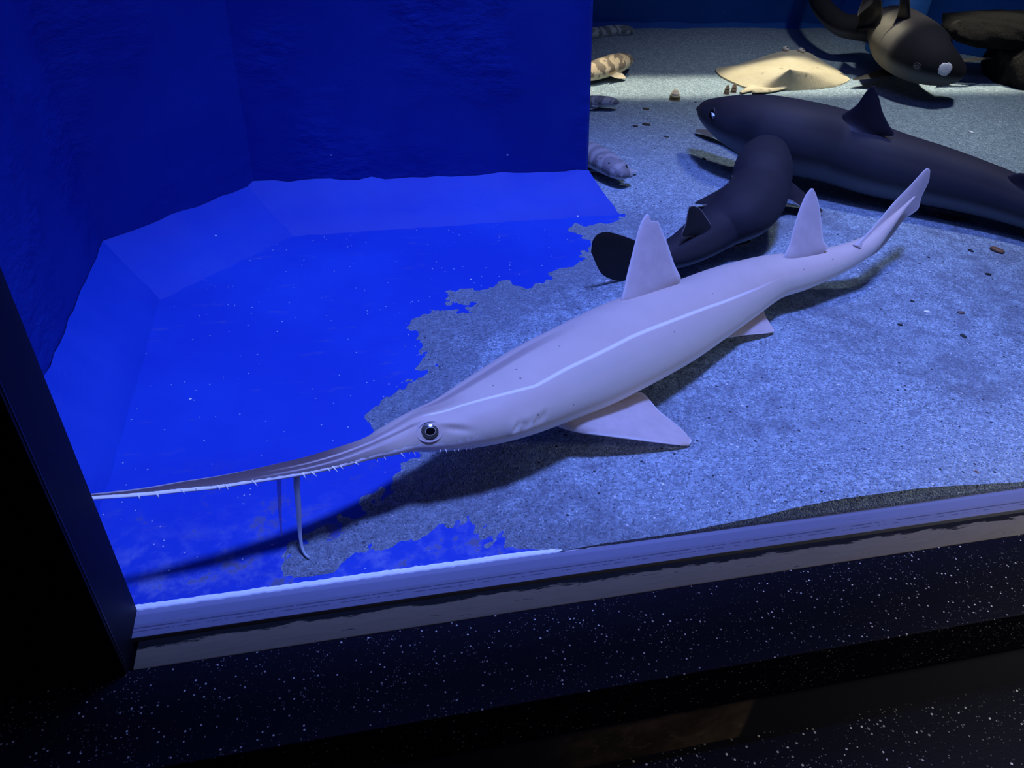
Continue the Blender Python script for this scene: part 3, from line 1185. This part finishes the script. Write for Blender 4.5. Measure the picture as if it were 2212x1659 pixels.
# ------------------------------------------------------------------ large houndshark lying across the right
def build_large():
    st = [(1512, 228, 1513, 244, .95, .085), (1528, 217, 1521, 259, .95, .075), (1562, 211, 1545, 288, .95, .062), (1605, 208, 1580, 318, .95, .050),
          (1662, 210, 1625, 346, .92, .036), (1732, 222, 1690, 374, .9, .022), (1822, 243, 1778, 394, .9, .012), (1930, 287, 1882, 424, .9, .008),
          (2022, 316, 1985, 442, .9, .010), (2100, 343, 2062, 456, .9, .012), (2184, 376, 2152, 477, .9, .012), (2290, 425, 2258, 508, .9, .012),
          (2400, 480, 2372, 545, .9, .012), (2560, 560, 2545, 600, .9, .014), (2700, 630, 2690, 655, .9, .02)]
    b = Body(st, nr=240, ns=64)
    for (u, v) in ((1590, 290), (1604, 297), (1618, 303)):
        b.dent(u, v, 0.010, -0.0035, ((8, -30), 2.6))
    m = skin('houndshark_skin', (0.026, 0.019, 0.021), (0.038, 0.038, 0.044), (0.16, 0.18, 0.20), 0.62, 0.2, 0.22)
    u, v = m.uv()
    col = m.b.inputs['Base Color'].links[0].from_socket
    band = m.step(m.math('ABSOLUTE', m.math('SUBTRACT', v, 0.125)), 0.045, 0.012)
    band = m.math('MULTIPLY', band, m.step(u, 0.12, 0.25))
    col = m.mix(m.math('MULTIPLY', band, 0.75), col, (0.014, 0.013, 0.018))
    m.color(col)
    fm = fin_skin('houndshark_fin_skin', (0.018, 0.014, 0.017), (0.05, 0.045, 0.05), 0.55, 0.5)
    fm2 = fin_skin('houndshark_pectoral_skin', (0.13, 0.12, 0.10), (0.22, 0.2, 0.18), 0.55, 0.5)
    fins = [fin_on_body('first_dorsal', b, (1818, 250), (1906, 294),
                [(1838, 236), (1852, 225), (1866, 205), (1876, 192), (1884, 186)],
                [(1931, 292), (1919, 268), (1906, 240), (1899, 212), (1890, 186)], 0.016),
            fin_on_body('second_dorsal', b, (2176, 382), (2330, 455),
                [(2200, 374), (2225, 372), (2265, 352), (2290, 340)],
                [(2350, 440), (2325, 400), (2305, 360), (2298, 342)], 0.012),
            fin_on_heights('far_pectoral', [(1610, 306, .034), (1566, 288, .024), (1530, 281, .017), (1503, 279, .013)],
                [(1640, 332, .034), (1572, 302, .024), (1530, 293, .017), (1504, 285, .013)], 0.010, slot=2),
            fin_on_heights('near_pectoral', [(1625, 322, .060), (1603, 338, .045), (1588, 360, .026), (1579, 378, .016)],
                [(1690, 362, .050), (1665, 372, .032), (1625, 382, .020), (1582, 386, .013)], 0.012, slot=2),
            fin_on_heights('pelvic', [(1975, 432, .030), (1997, 452, .017), (2030, 468, .010), (2046, 473, .008)],
                [(2105, 458, .028), (2098, 472, .014), (2072, 475, .010), (2052, 475, .008)], 0.008)]
    r = root('houndshark', at_z(1800, 396, 0))
    tag(r, 'large dark grey shark lying across the right behind the small black shark', 'shark')
    link('body', grow_together('houndshark_body', b.mesh('houndshark_body'), fins, [m.m, fm, fm2]), [m.m, fm, fm2], r)
    p, n = b.hit(1535, 249)
    k = depth_of(p) / FOCAL
    e = eye_mesh(p - n * 0.001, n, 10 * k, 13 * k, at_plane(1550, 252, p, n) - p, 0.6, (-0.2, 0, 0))
    lid = plain('houndshark_lid', (0.045, 0.038, 0.042), 0.5, 0.3)
    eo = link('eye', e, [lid, M_BLACKEYE, M_BLACKEYE, M_BLACKEYE, M_BLACKEYE], r)
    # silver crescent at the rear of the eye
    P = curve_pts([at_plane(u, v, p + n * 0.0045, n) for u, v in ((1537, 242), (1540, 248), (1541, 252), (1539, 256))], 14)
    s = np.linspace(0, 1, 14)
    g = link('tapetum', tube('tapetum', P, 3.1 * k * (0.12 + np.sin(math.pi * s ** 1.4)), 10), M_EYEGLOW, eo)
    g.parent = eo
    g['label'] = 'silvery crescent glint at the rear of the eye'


build_large()

# ------------------------------------------------------------------ small black shark facing away
def build_small():
    st = [(1648, 302, 1676, 303, .55, .108), (1624, 311, 1697, 317, .60, .098), (1602, 331, 1707, 340, .63, .084), (1588, 358, 1711, 370, .66, .068),
          (1582, 388, 1704, 408, .69, .051), (1561, 418, 1692, 444, .72, .035), (1531, 447, 1660, 477, .75, .021), (1499, 478, 1599, 507, .78, .012),
          (1466, 505, 1553, 534, .80, .008), (1441, 523, 1512, 555, .84, .008), (1414, 534, 1462, 574, .88, .010), (1384, 541, 1416, 576, .9, .014),
          (1358, 540, 1376, 564, .9, .022), (1330, 534, 1338, 548, .9, .030), (1302, 524, 1306, 533, .9, .036)]
    b = Body(st, nr=200, ns=64)
    m = skin('black_shark_skin', (0.018, 0.016, 0.020), (0.026, 0.026, 0.034), (0.16, 0.18, 0.20), 0.68, 0.15, 0.2)
    col = m.b.inputs['Base Color'].links[0].from_socket
    d, r_, g = m.voro(m.obj(), 34)
    fk = m.math('MULTIPLY', m.math('LESS_THAN', d, 0.05), m.math('GREATER_THAN', r_, 0.75))
    m.color(m.mix(fk, col, (0.45, 0.45, 0.45)))
    fm = fin_skin('black_shark_fin_skin', (0.020, 0.018, 0.024), (0.55, 0.52, 0.50), 0.5, 0.5, 0.95)
    tm = plain('black_tail_skin', (0.010, 0.009, 0.012), 0.5, 0.3, 0.3, 60)
    fins = [fin_on_body('dorsal', b, (1535, 486), (1496, 512),
                [(1519, 459), (1508, 448), (1495, 444)],
                [(1472, 511), (1481, 484), (1485, 462), (1489, 446)], 0.009),
            fin_on_heights('left_pectoral', [(1605, 376, .060), (1576, 396, .046), (1540, 417, .030), (1508, 434, .018), (1500, 439, .014)],
                [(1580, 440, .060), (1562, 446, .046), (1538, 445, .030), (1515, 442, .018), (1502, 441, .014)], 0.009),
            fin_on_heights('right_pectoral', [(1698, 384, .058), (1718, 400, .044), (1745, 424, .028), (1768, 446, .016), (1779, 457, .012)],
                [(1680, 432, .050), (1705, 432, .036), (1728, 446, .024), (1755, 456, .016), (1776, 460, .012)], 0.009),
            fin_on_heights('right_pelvic', [(1590, 505, .026), (1612, 497, .020), (1622, 502, .014), (1624, 511, .011)],
                [(1545, 532, .022), (1565, 534, .014), (1592, 532, .011), (1621, 525, .010)], 0.006)]
    p0 = at_z(1340, 600, 0.012)
    nrm = unit(np.array([0.30, -1.0, 0.0]))
    fins.append(fin_mesh('caudal',
        [at_plane(u, v, p0, nrm) for u, v in [(1412, 540), (1372, 520), (1340, 508), (1310, 501), (1290, 507), (1281, 519)]],
        [at_plane(u, v, p0, nrm) for u, v in [(1410, 578), (1375, 600), (1345, 606), (1320, 603), (1297, 588), (1277, 545)]], 0.007, n=30, slot=2))
    r = root('small_houndshark', at_z(1580, 520, 0))
    tag(r, 'small black shark seen from behind, head against the large grey shark and tail curled left', 'shark')
    link('body', grow_together('small_houndshark_body', b.mesh('small_houndshark_body'), fins, [m.m, fm, tm]), [m.m, fm, tm], r)


build_small()

# ------------------------------------------------------------------ shark with a white nose at the top right
def build_white_nose():
    st = [(2071, 141, 2052, 170, .85, .052), (2068, 125, 2022, 176, .85, .044), (2051, 98, 1977, 172, .88, .038), (2026, 69, 1938, 158, .9, .034),
          (1996, 47, 1911, 140, .92, .032), (1968, 32, 1895, 106, .95, .034), (1938, 27, 1884, 92, .95, .040), (1905, 34, 1862, 84, .95, .050),
          (1868, 40, 1833, 80, .95, .058), (1835, 36, 1806, 74, .95, .066), (1808, 20, 1779, 52, .95, .083), (1790, 0, 1756, 20, .95, .105),
          (1779, -25, 1745, -12, .95, .13), (1768, -60, 1738, -50, .95, .16)]
    b = Body(st, nr=190, ns=64)
    m = skin('white_nosed_skin', (0.016, 0.014, 0.017), (0.022, 0.020, 0.021), (0.16, 0.16, 0.16), 0.75, 0.1, 0.25)
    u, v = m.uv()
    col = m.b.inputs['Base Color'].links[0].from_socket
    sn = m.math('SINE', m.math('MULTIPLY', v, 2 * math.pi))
    pale = m.math('MULTIPLY', m.math('MULTIPLY', m.step(u, 0.145, 0.175), m.step(u, 0.55, 0.35)), m.step(sn, 0.95, 0.6))  # lit stretch of the flank, painted paler into the skin colour
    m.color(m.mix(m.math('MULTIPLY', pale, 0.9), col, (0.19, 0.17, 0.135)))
    fm = fin_skin('white_nosed_fin_skin', (0.010, 0.009, 0.010), (0.08, 0.08, 0.07), 0.55, 0.5)
    fins = [fin_on_body('first_dorsal', b, (1966, 40), (1938, 36),
                [(1966, 8), (1962, -25), (1958, -70)],
                [(1943, 8), (1946, -25), (1952, -70)], 0.014, normal=(0.35, 0.9, 0)),
            fin_on_body('second_dorsal', b, (1900, 52), (1852, 56),
                [(1906, 30), (1905, 10), (1900, -20), (1893, -45)],
                [(1852, 40), (1855, 20), (1866, -5), (1884, -42)], 0.014, normal=(0.35, 0.9, 0)),
            fin_on_heights('left_pectoral', [(1925, 138, .055), (1903, 149, .046), (1875, 160, .036), (1842, 171, .028)],
                [(1945, 160, .050), (1915, 166, .042), (1880, 170, .034), (1844, 173, .028)], 0.012),
            fin_on_heights('right_pectoral', [(2045, 118, .075), (2072, 128, .076), (2105, 127, .078), (2143, 124, .078)],
                [(2040, 140, .070), (2070, 135, .074), (2105, 132, .076), (2144, 126, .077)], 0.012)]
    global WN
    WN = b
    r = root('white_nosed_shark', at_z(1990, 190, 0))
    tag(r, 'dark brown shark with a white spot on its snout, swimming at the top right', 'shark')
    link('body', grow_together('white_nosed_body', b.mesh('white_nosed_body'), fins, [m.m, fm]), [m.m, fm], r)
    tree = b.tree()
    p, n = b.hit(2042, 150, tree)
    k = depth_of(p) / FOCAL
    v, f = [], []
    seg = 24
    ax = unit(at_plane(2056, 150, p, n) - p)
    ay = np.cross(n, ax)
    prof = [(1.06, -.5), (1.0, .12), (.9, .26), (.7, .36), (.45, .42), (.2, .44)]
    rr = random.Random(5)
    jit = [rr.uniform(.9, 1.08) for _ in range(seg)]
    for q, h in prof:
        for j in range(seg):
            a = 2 * math.pi * j / seg
            v.append(p + ax * math.cos(a) * q * 14.5 * k * jit[j] + ay * math.sin(a) * q * 13 * k * jit[j] + n * h * 5 * k)
    for i in range(len(prof) - 1):
        for j in range(seg):
            a, c = i * seg + j, i * seg + (j + 1) % seg
            f.append((a, c, c + seg, a + seg))
    f.append(tuple(range((len(prof) - 1) * seg, len(prof) * seg)))
    o = link('snout_scar', mesh_from('snout_scar', v, f), plain('scarred_white_skin', (0.80, 0.78, 0.86), 0.5, 0.4, 0.45, 120), r)
    o['label'] = 'white scarred patch on the snout'
    p, n = b.hit(1981, 144, tree)
    e = eye_mesh(p - n * 0.0005, n, 8 * k, 6.5 * k, at_plane(1990, 150, p, n) - p, 0.6)
    lid = plain('white_nosed_lid', (0.07, 0.065, 0.065), 0.5, 0.3)
    link('eye', e, [lid, M_RIM, M_IRIS, M_EYERING, M_BLACKEYE], r)


build_white_nose()

# ------------------------------------------------------------------ mottled catsharks behind the partition
CAT_GROUP = 'mottled catsharks behind the blue partition'


def build_cat(label, st, back, flank, dark, pale, bands, fins, eye=None, mottle=0.25):
    b = Body(st, nr=120, ns=44)
    m = skin('catshark_skin', back, flank, pale, 0.55, 0.3, mottle, stripes=(dark, bands, 0.97), blotch=(dark, 34, 0.60, 0.66))
    fm = fin_skin('catshark_fin_skin', flank, pale, 0.55, 0.6)
    fm_list = [fin_on_heights('pectoral', L, R, t) for L, R, t in fins]
    me = grow_together('catshark_body', b.mesh('catshark_body'), fm_list, [m.m, fm])
    mid = st[len(st) // 3]
    r = root('catshark', at_z(mid[2], mid[3], 0))
    tag(r, label, 'shark', CAT_GROUP)
    link('body', me, [m.m, fm], r)
    if eye:
        p, n = b.hit(eye[0], eye[1])
        k = depth_of(p) / FOCAL
        e = eye_mesh(p - n * 0.0005, n, eye[2] * k, eye[3] * k, at_plane(eye[0] + 10, eye[1] + eye[4], p, n) - p, 0.5)
        lid = plain('catshark_lid', tuple(x * 0.8 for x in flank), 0.5, 0.3)
        link('eye', e, [lid, M_RIM, M_IRIS, M_BLACKEYE, M_BLACKEYE], r)


build_cat('dark mottled catshark lying along the rear wall, farthest of those beside the blue partition',
          [(1365, 63, 1364, 71, .8, .012), (1356, 56, 1354, 77, .8, .008), (1328, 55, 1328, 79, .8, .004), (1300, 58, 1300, 82, .8, .003), (1270, 61, 1270, 86, .8, .003),
           (1230, 65, 1230, 86, .8, .003), (1180, 72, 1180, 87, .85, .003), (1130, 79, 1130, 88, .9, .003)],
          (0.40, 0.44, 0.38), (0.50, 0.55, 0.48), (0.06, 0.07, 0.07), (0.6, 0.65, 0.58), 11,
          [([(1338, 70, .02), (1342, 76, .014), (1346, 80, .012)], [(1326, 74, .02), (1333, 80, .013), (1342, 82, .012)], .006)])
build_cat('brown and cream banded catshark at the left end of the bright streak on the sand',
          [(1364, 124, 1362, 135, .85, .022), (1350, 115, 1349, 147, .85, .014), (1328, 117, 1330, 160, .85, .006), (1304, 124, 1308, 168, .85, .003), (1280, 133, 1285, 174, .85, .003),
           (1245, 145, 1250, 180, .85, .003), (1200, 160, 1203, 186, .85, .003), (1150, 176, 1152, 192, .9, .003)],
          (0.45, 0.34, 0.21), (0.62, 0.50, 0.34), (0.045, 0.028, 0.024), (0.75, 0.66, 0.48), 9,
          [([(1334, 150, .030), (1344, 158, .020), (1352, 168, .012)], [(1318, 164, .026), (1332, 169, .016), (1349, 170, .012)], .006)],
          (1352, 126, 3, 2.2, -4))
build_cat('small grey patched catshark whose snout shows just below the bright streak, beside the partition',
          [(1335, 218, 1334, 224, .8, .016), (1328, 212, 1327, 229, .8, .011), (1308, 208, 1308, 231, .8, .008), (1282, 207, 1282, 232, .8, .005), (1250, 208, 1250, 232, .8, .004),
           (1210, 212, 1210, 231, .85, .003), (1160, 219, 1160, 231, .9, .003)],
          (0.22, 0.22, 0.23), (0.42, 0.43, 0.44), (0.06, 0.06, 0.07), (0.65, 0.70, 0.70), 6,
          [([(1295, 226, .020), (1290, 233, .013), (1280, 236, .010)], [(1280, 228, .020), (1277, 233, .013), (1270, 237, .010)], .006)],
          (1319, 217, 3, 2.2, 0))
build_cat('grey banded catshark facing the glass, nearest of those peeping past the blue partition',
          [(1362, 371, 1353, 383, .70, .018), (1352, 357, 1332, 387, .70, .014), (1334, 339, 1309, 380, .72, .010), (1316, 325, 1290, 371, .74, .006), (1296, 314, 1272, 362, .78, .004),
           (1272, 306, 1252, 354, .8, .003), (1240, 299, 1226, 342, .82, .003), (1196, 292, 1186, 326, .86, .003), (1140, 286, 1134, 308, .9, .003), (1080, 283, 1076, 296, .9, .003)],
          (0.26, 0.24, 0.23), (0.38, 0.36, 0.35), (0.13, 0.12, 0.12), (0.55, 0.55, 0.55), 12,
          [([(1308, 362, .024), (1293, 370, .014), (1273, 371, .010)], [(1290, 362, .024), (1283, 366, .014), (1272, 368, .010)], .006),
           ([(1352, 358, .026), (1362, 364, .018), (1377, 370, .012)], [(1345, 368, .024), (1358, 371, .016), (1375, 373, .012)], .006)],
          (1316, 352, 5, 3.6, 4))

# ------------------------------------------------------------------ skate
def build_skate():
    m = Mat('skate_skin', 0.6, 0.3)
    v = m.obj()
    c = m.mix(m.noise(v, 14, 5, 0.6), (0.44, 0.36, 0.22), (0.66, 0.57, 0.38))
    d, r_, g = m.voro(v, 42)
    sp = m.math('MULTIPLY', m.step(d, 0.32, 0.15), m.math('GREATER_THAN', r_, 0.72))
    c = m.mix(m.math('MULTIPLY', sp, 0.55), c, (0.20, 0.16, 0.10))
    c = m.mix(m.math('MULTIPLY', m.step(m.noise(v, 120, 5, 0.7), 0.62, 0.72), 0.5), c, (0.12, 0.10, 0.08))
    m.color(c)
    m.bump(m.noise(v, 90, 6, 0.7), 0.5, 0.004)
    # outline of the disc on the sand (pixel, height), from the left wing tip clockwise
    out = [(1546, 153, .010), (1550, 146, .012), (1590, 140, .022), (1634, 127, .034), (1664, 117, .042), (1692, 110, .050), (1712, 108, .052), (1732, 110, .050),
           (1753, 116, .044), (1776, 131, .030), (1806, 148, .018), (1830, 165, .010), (1835, 172, .008), (1813, 183, .008), (1769, 190, .008), (1720, 194, .008),
           (1694, 194, .008), (1657, 198, .008), (1630, 194, .010), (1600, 184, .010), (1575, 173, .010), (1558, 164, .010)]
    P = np.array([at_z(u, v_, z) for u, v_, z in out])
    k = 96
    P = np.vstack([P, P[:1]])
    ring = catmull(P, np.linspace(0, len(P) - 1, k, endpoint=False))
    hub = at_z(1706, 150, .062)
    nr = 26
    vs_, f = [], []
    top = []
    for i in range(nr):
        t = i / (nr - 1)
        for j in range(k):
            e = ring[j]
            p = hub * (1 - t) + e * t
            z = e[2] * t ** 1.3 + hub[2] * (1 - t ** 1.3)
            # back ridge runs from the eyes towards the tail
            vs_.append((p[0], p[1], z + 0.006 * math.sin(7 * t + j * 0.21) * t * (1 - t)))
    n_top = len(vs_)
    for j in range(k):
        vs_.append((ring[j][0], ring[j][1], max(ring[j][2] - 0.004, 0.003)))
    for i in range(nr - 1):
        for j in range(k):
            a, b = i * k + j, i * k + (j + 1) % k
            f.append((a, a + k, b + k, b))
    last = (nr - 1) * k
    for j in range(k):
        f.append((last + j, n_top + j, n_top + (j + 1) % k, last + (j + 1) % k))
    f.append(tuple(range(n_top, n_top + k)))
    me = mesh_from('skate_body', vs_, f)
    bm = bmesh.new()
    bm.from_mesh(me)
    bmesh.ops.remove_doubles(bm, verts=bm.verts, dist=1e-5)
    bmesh.ops.recalc_face_normals(bm, faces=bm.faces)
    bm.to_mesh(me)
    bm.free()
    lay = me.uv_layers.new(name='UVMap')
    # the thick tail and the two pelvic lobes grow out of the near side
    def lump(px, radii, flat):
        P_ = curve_pts([at_z(*q) for q in px], 24)
        R_ = np.interp(np.linspace(0, 1, 24), np.linspace(0, 1, len(radii)), radii)
        me_ = tube('lump', P_, R_, 16)
        low = min(q[2] for q in px)
        for vt in me_.vertices:
            c_ = min(range(24), key=lambda i_: (P_[i_][0] - vt.co.x) ** 2 + (P_[i_][1] - vt.co.y) ** 2)
            vt.co.z = P_[c_][2] + (vt.co.z - P_[c_][2]) * flat
        me_.uv_layers.new(name='UVMap')
        return me_
    lobes = [lump([(1716, 152, .040), (1690, 165, .026), (1662, 177, .016), (1630, 189, .012), (1600, 200, .011)], [.030, .034, .026, .018, .012, .004], 0.45),
             lump([(1700, 172, .022), (1676, 184, .014), (1650, 193, .012), (1628, 199, .016)], [.030, .030, .022, .006], 0.30)]
    r = root('skate', at_z(1700, 170, 0))
    tag(r, 'sandy beige skate lying spread on the bright streak of sand', 'ray')
    link('body', grow_together('skate_body', me, lobes, [m.m]), [m.m], r)
    fwd = ROT[:, 2]
    for (u, v_) in ((1697, 104), (1731, 107)):
        p = at_z(u, v_ + 2, .055)
        q = depth_of(p) / FOCAL
        bmx = bmesh.new()
        bmesh.ops.create_uvsphere(bmx, u_segments=18, v_segments=12, radius=1.0)
        for vv in bmx.verts:
            up = vv.co.z
            vv.co = Vector((vv.co.x * 7.0 * q, vv.co.y * 10.0 * q, vv.co.z * 5.5 * q)) + Vector(p)
        me = bpy.data.meshes.new('eye')
        bmx.to_mesh(me)
        bmx.free()
        e = link('eye', me, plain('skate_lid', (0.58, 0.52, 0.42), 0.5, 0.3), r)
        bmx = bmesh.new()
        bmesh.ops.create_uvsphere(bmx, u_segments=14, v_segments=10, radius=3.0 * q)
        for vv in bmx.verts:
            vv.co = vv.co + Vector(p) + Vector(ROT @ np.array([1.5 * q, -1.0 * q, 5.0 * q]))
        me = bpy.data.meshes.new('pupil')
        bmx.to_mesh(me)
        bmx.free()
        pu = link('pupil', me, M_BLACKEYE, e)
        pu.matrix_parent_inverse = Matrix.Identity(4)


build_skate()

# ------------------------------------------------------------------ rocks, pipe, shells, litter
def rock_mesh(name, c, size, seed, sub=4, rough=0.22):
    bm = bmesh.new()
    bmesh.ops.create_icosphere(bm, subdivisions=sub, radius=1.0)
    r = np.random.default_rng(seed)
    off = r.random(3) * 50
    for v in bm.verts:
        p = np.array(v.co)
        q = p * 1.6 + off
        s = 1 + rough * 2 * float(fbm(np.array([q[0] + q[2] * .7]), np.array([q[1] - q[2] * .4]), 1.3, 5, seed)[0])
        p = np.sign(p) * np.abs(p) ** 0.8 * s
        v.co = Vector((c[0] + p[0] * size[0], c[1] + p[1] * size[1], c[2] + p[2] * size[2]))
    me = bpy.data.meshes.new(name)
    bm.to_mesh(me)
    bm.free()
    return me


mr = Mat('dark_rock', 0.85, 0.2)
rv = mr.obj()
rc = mr.mix(mr.noise(rv, 18, 6, 0.7), (0.005, 0.0045, 0.004), (0.016, 0.014, 0.012))
rc = mr.mix(mr.step(mr.noise(rv, 9, 4, 0.6), 0.60, 0.70), rc, (0.06, 0.056, 0.042))
mr.color(rc)
mr.bump(mr.noise(rv, 38, 7, 0.75), 1.0, 0.02)
M_ROCK = mr.m
c1 = at_y(2138, 72, 2.03)
tag(link('rock', rock_mesh('rock', (c1[0] + .02, c1[1], c1[2] + .01), (0.17, 0.10, 0.042), 5), M_ROCK), 'dark flat rock jutting left over a gap at the top right', 'rock', 'dark rocks at the top right')
c2 = at_y(2192, 122, 1.98)
tag(link('rock', rock_mesh('rock', (c2[0] + .05, c2[1], 0.05), (0.10, 0.12, 0.085), 11), M_ROCK), 'dark lower boulder at the right edge under the jutting rock', 'rock', 'dark rocks at the top right')

# pale blue pipe standing by the rear wall
pc = at_z(1920, 119, 0.0)
pm = Mat('pale_blue_pipe', 0.4, 0.4)
pm.color(pm.mix(pm.noise(pm.obj(), 25, 4), (0.02, 0.11, 0.36), (0.05, 0.19, 0.46)))
pr = 48 * depth_of(at_y(1958, 20, pc[1])) / FOCAL
pv, pf = [], []
seg = 40
prof = [(1.12, 0.0), (1.12, 0.02), (1.0, 0.028), (1.0, 1.2), (0.9, 1.2)]
for q, z in prof:
    for j in range(seg):
        a = 2 * math.pi * j / seg
        pv.append((pc[0] + pr * q * math.cos(a), pc[1] + pr * q * math.sin(a), z))
for i in range(len(prof) - 1):
    for j in range(seg):
        a, b = i * seg + j, i * seg + (j + 1) % seg
        pf.append((a, b, b + seg, a + seg))
tag(link('standpipe', mesh_from('standpipe', pv, pf), pm.m), 'pale blue upright pipe behind the white-nosed shark', 'pipe')


def ground(u, v):
    p = at_z(u, v, 0.005)
    z = float(sand_height(np.array([p[0]]), np.array([p[1]]))[0])
    return at_z(u, v, max(z, 0.0))


def spiral_shell(name, p, h, w, mat):
    v, f = [], []
    seg, n = 20, 26
    for i in range(n):
        t = i / (n - 1)
        r = w * math.sqrt(max(0.0, 1 - t ** 2.4)) * (1 - 0.25 * t) * (1 + 0.06 * math.sin(t * 22)) + 0.0003
        for j in range(seg):
            a = 2 * math.pi * j / seg
            v.append((p[0] + r * math.cos(a), p[1] + r * math.sin(a), p[2] - 0.002 + h * t))
    for i in range(n - 1):
        for j in range(seg):
            a, b = i * seg + j, i * seg + (j + 1) % seg
            f.append((a, b, b + seg, a + seg))
    f.append(tuple(range(seg - 1, -1, -1)))
    return mesh_from(name, v, f)


snail_m = plain('brown_snail_shell', (0.16, 0.11, 0.075), 0.5, 0.4, 0.4, 150)
for (u, v, lab) in ((1569, 203, 'small brown rounded snail left of the skate, the paler left one of two'), (1584, 200, 'small brown rounded snail beside the skate, the right one of two')):
    p = ground(u, v)
    k = depth_of(p) / FOCAL
    tag(link('sea_snail', spiral_shell('sea_snail', p, 21 * k, 6.5 * k, snail_m), snail_m), lab, 'snail', 'two snails by the skate')
p = ground(1457, 215)
k = depth_of(p) / FOCAL
hs = Mat('striped_shell', 0.5, 0.4)
hx, hy, hz = hs.xyz()
hs.color(hs.mix(hs.step(hz, p[2] + 0.009, p[2] + 0.013), (0.16, 0.12, 0.05), (0.92, 0.76, 0.48)))
tag(link('turban_shell', spiral_shell('turban_shell', p, 24 * k, 12 * k, hs.m), hs.m), 'cream and brown shell standing alone on the sand left of the skate', 'shell')


def scrap(u, v, lu, lv, colour, label, name, cat, group, seed, thick=0.5):
    p = ground(u, v)
    k = depth_of(p) / FOCAL
    me = rock_mesh(name, (0, 0, 0), (1, 1, 1), seed, 2, 0.3)
    a = unit(at_z(u + lu, v + lv, p[2]) - p)
    ln = math.hypot(lu, lv) * k
    wd = ln * 0.5
    side = np.cross([0, 0, 1.0], a)
    for vert in me.vertices:
        c = vert.co
        vert.co = Vector(p + a * c.x * ln + side * c.y * wd * 1.2 + np.array([0, 0, 1.0]) * (c.z * wd * thick + wd * thick * 0.5))
    m = plain(name + '_surface', colour, 0.6, 0.3, 0.3, 200)
    tag(link(name, me, m), label, cat, group)


LIT = 'dark and brown pebbles on the sand'
PAL = 'white chips on the sand'
DK = (0.018, 0.016, 0.014)
BR = (0.16, 0.075, 0.03)
scraps = [
    (2153, 542, 15, 6, BR, 'orange brown flake right of the sawshark tail near the picture edge'),
    (2097, 542, 6, 3, DK, 'dark chip just left of the orange brown flake'),
    (2134, 593, 7, 1, DK, 'dark crumb below the orange brown flake'),
    (2005, 556, 4, 1, DK, 'tiny dark crumb right of the sawshark tail shadow'),
    (2081, 727, 7, 4, (0.02, 0.03, 0.02), 'black green crumb on open sand right of the pelvic fin'),
    (1944, 702, 6, 1, DK, 'dark pebble left of the white chip on open sand'),
    (1971, 651, 5, 2, DK, 'dark sliver above the white chip on open sand'),
    (2075, 676, 8, 1, (0.13, 0.08, 0.05), 'faint brown flake right of the white chip on open sand'),
    (1521, 344, 4, 4, DK, 'dark speck left of the small black shark head'),
    (1395, 236, 8, 1, (0.08, 0.06, 0.03), 'brown lump on sand under the lone shell'),
    (1396, 270, 9, 1, (0.05, 0.03, 0.02), 'dark brown sliver on sand below the brown lump'),
    (1372, 273, 6, 1, (0.05, 0.035, 0.03), 'thin dark sliver left of the dark brown sliver'),
    (1440, 296, 6, 1, (0.07, 0.065, 0.06), 'grey brown crumb on sand left of the large shark snout'),
    (1502, 221, 3, 1, DK, 'tiny dark crumb between the lone shell and the large shark snout'),
    (2107, 1020, 7, 0, (0.16, 0.07, 0.03), 'reddish brown crumb near the glass at the right'),
    (1540, 1028, 2, 3, DK, 'dark crumb on sand near the glass below the pectoral fin'),
    (1661, 1026, 3, 3, DK, 'dark crumb on sand near the glass at mid right')]
for i, (u, v, lu, lv, c, lab) in enumerate(scraps):
    scrap(u, v, lu, lv, c, lab, 'pebble', 'pebble', LIT, 60 + i)
for i, (u, v, lu, lv, lab) in enumerate([(2002, 674, 7, 1, 'white chip on open sand right of the pelvic fin'),
                                         (2097, 286, 7, 3, 'bright white chip on sand above the large grey shark'),
                                         (1311, 609, 7, -4, 'white chip under the black tail beside the first dorsal fin'),
                                         (2158, 263, 4, 1, 'faint white chip right of the bright one above the large shark')]):
    scrap(u, v, lu, lv, (0.9, 0.92, 0.95), lab, 'shell_chip', 'shell', PAL, 90 + i)
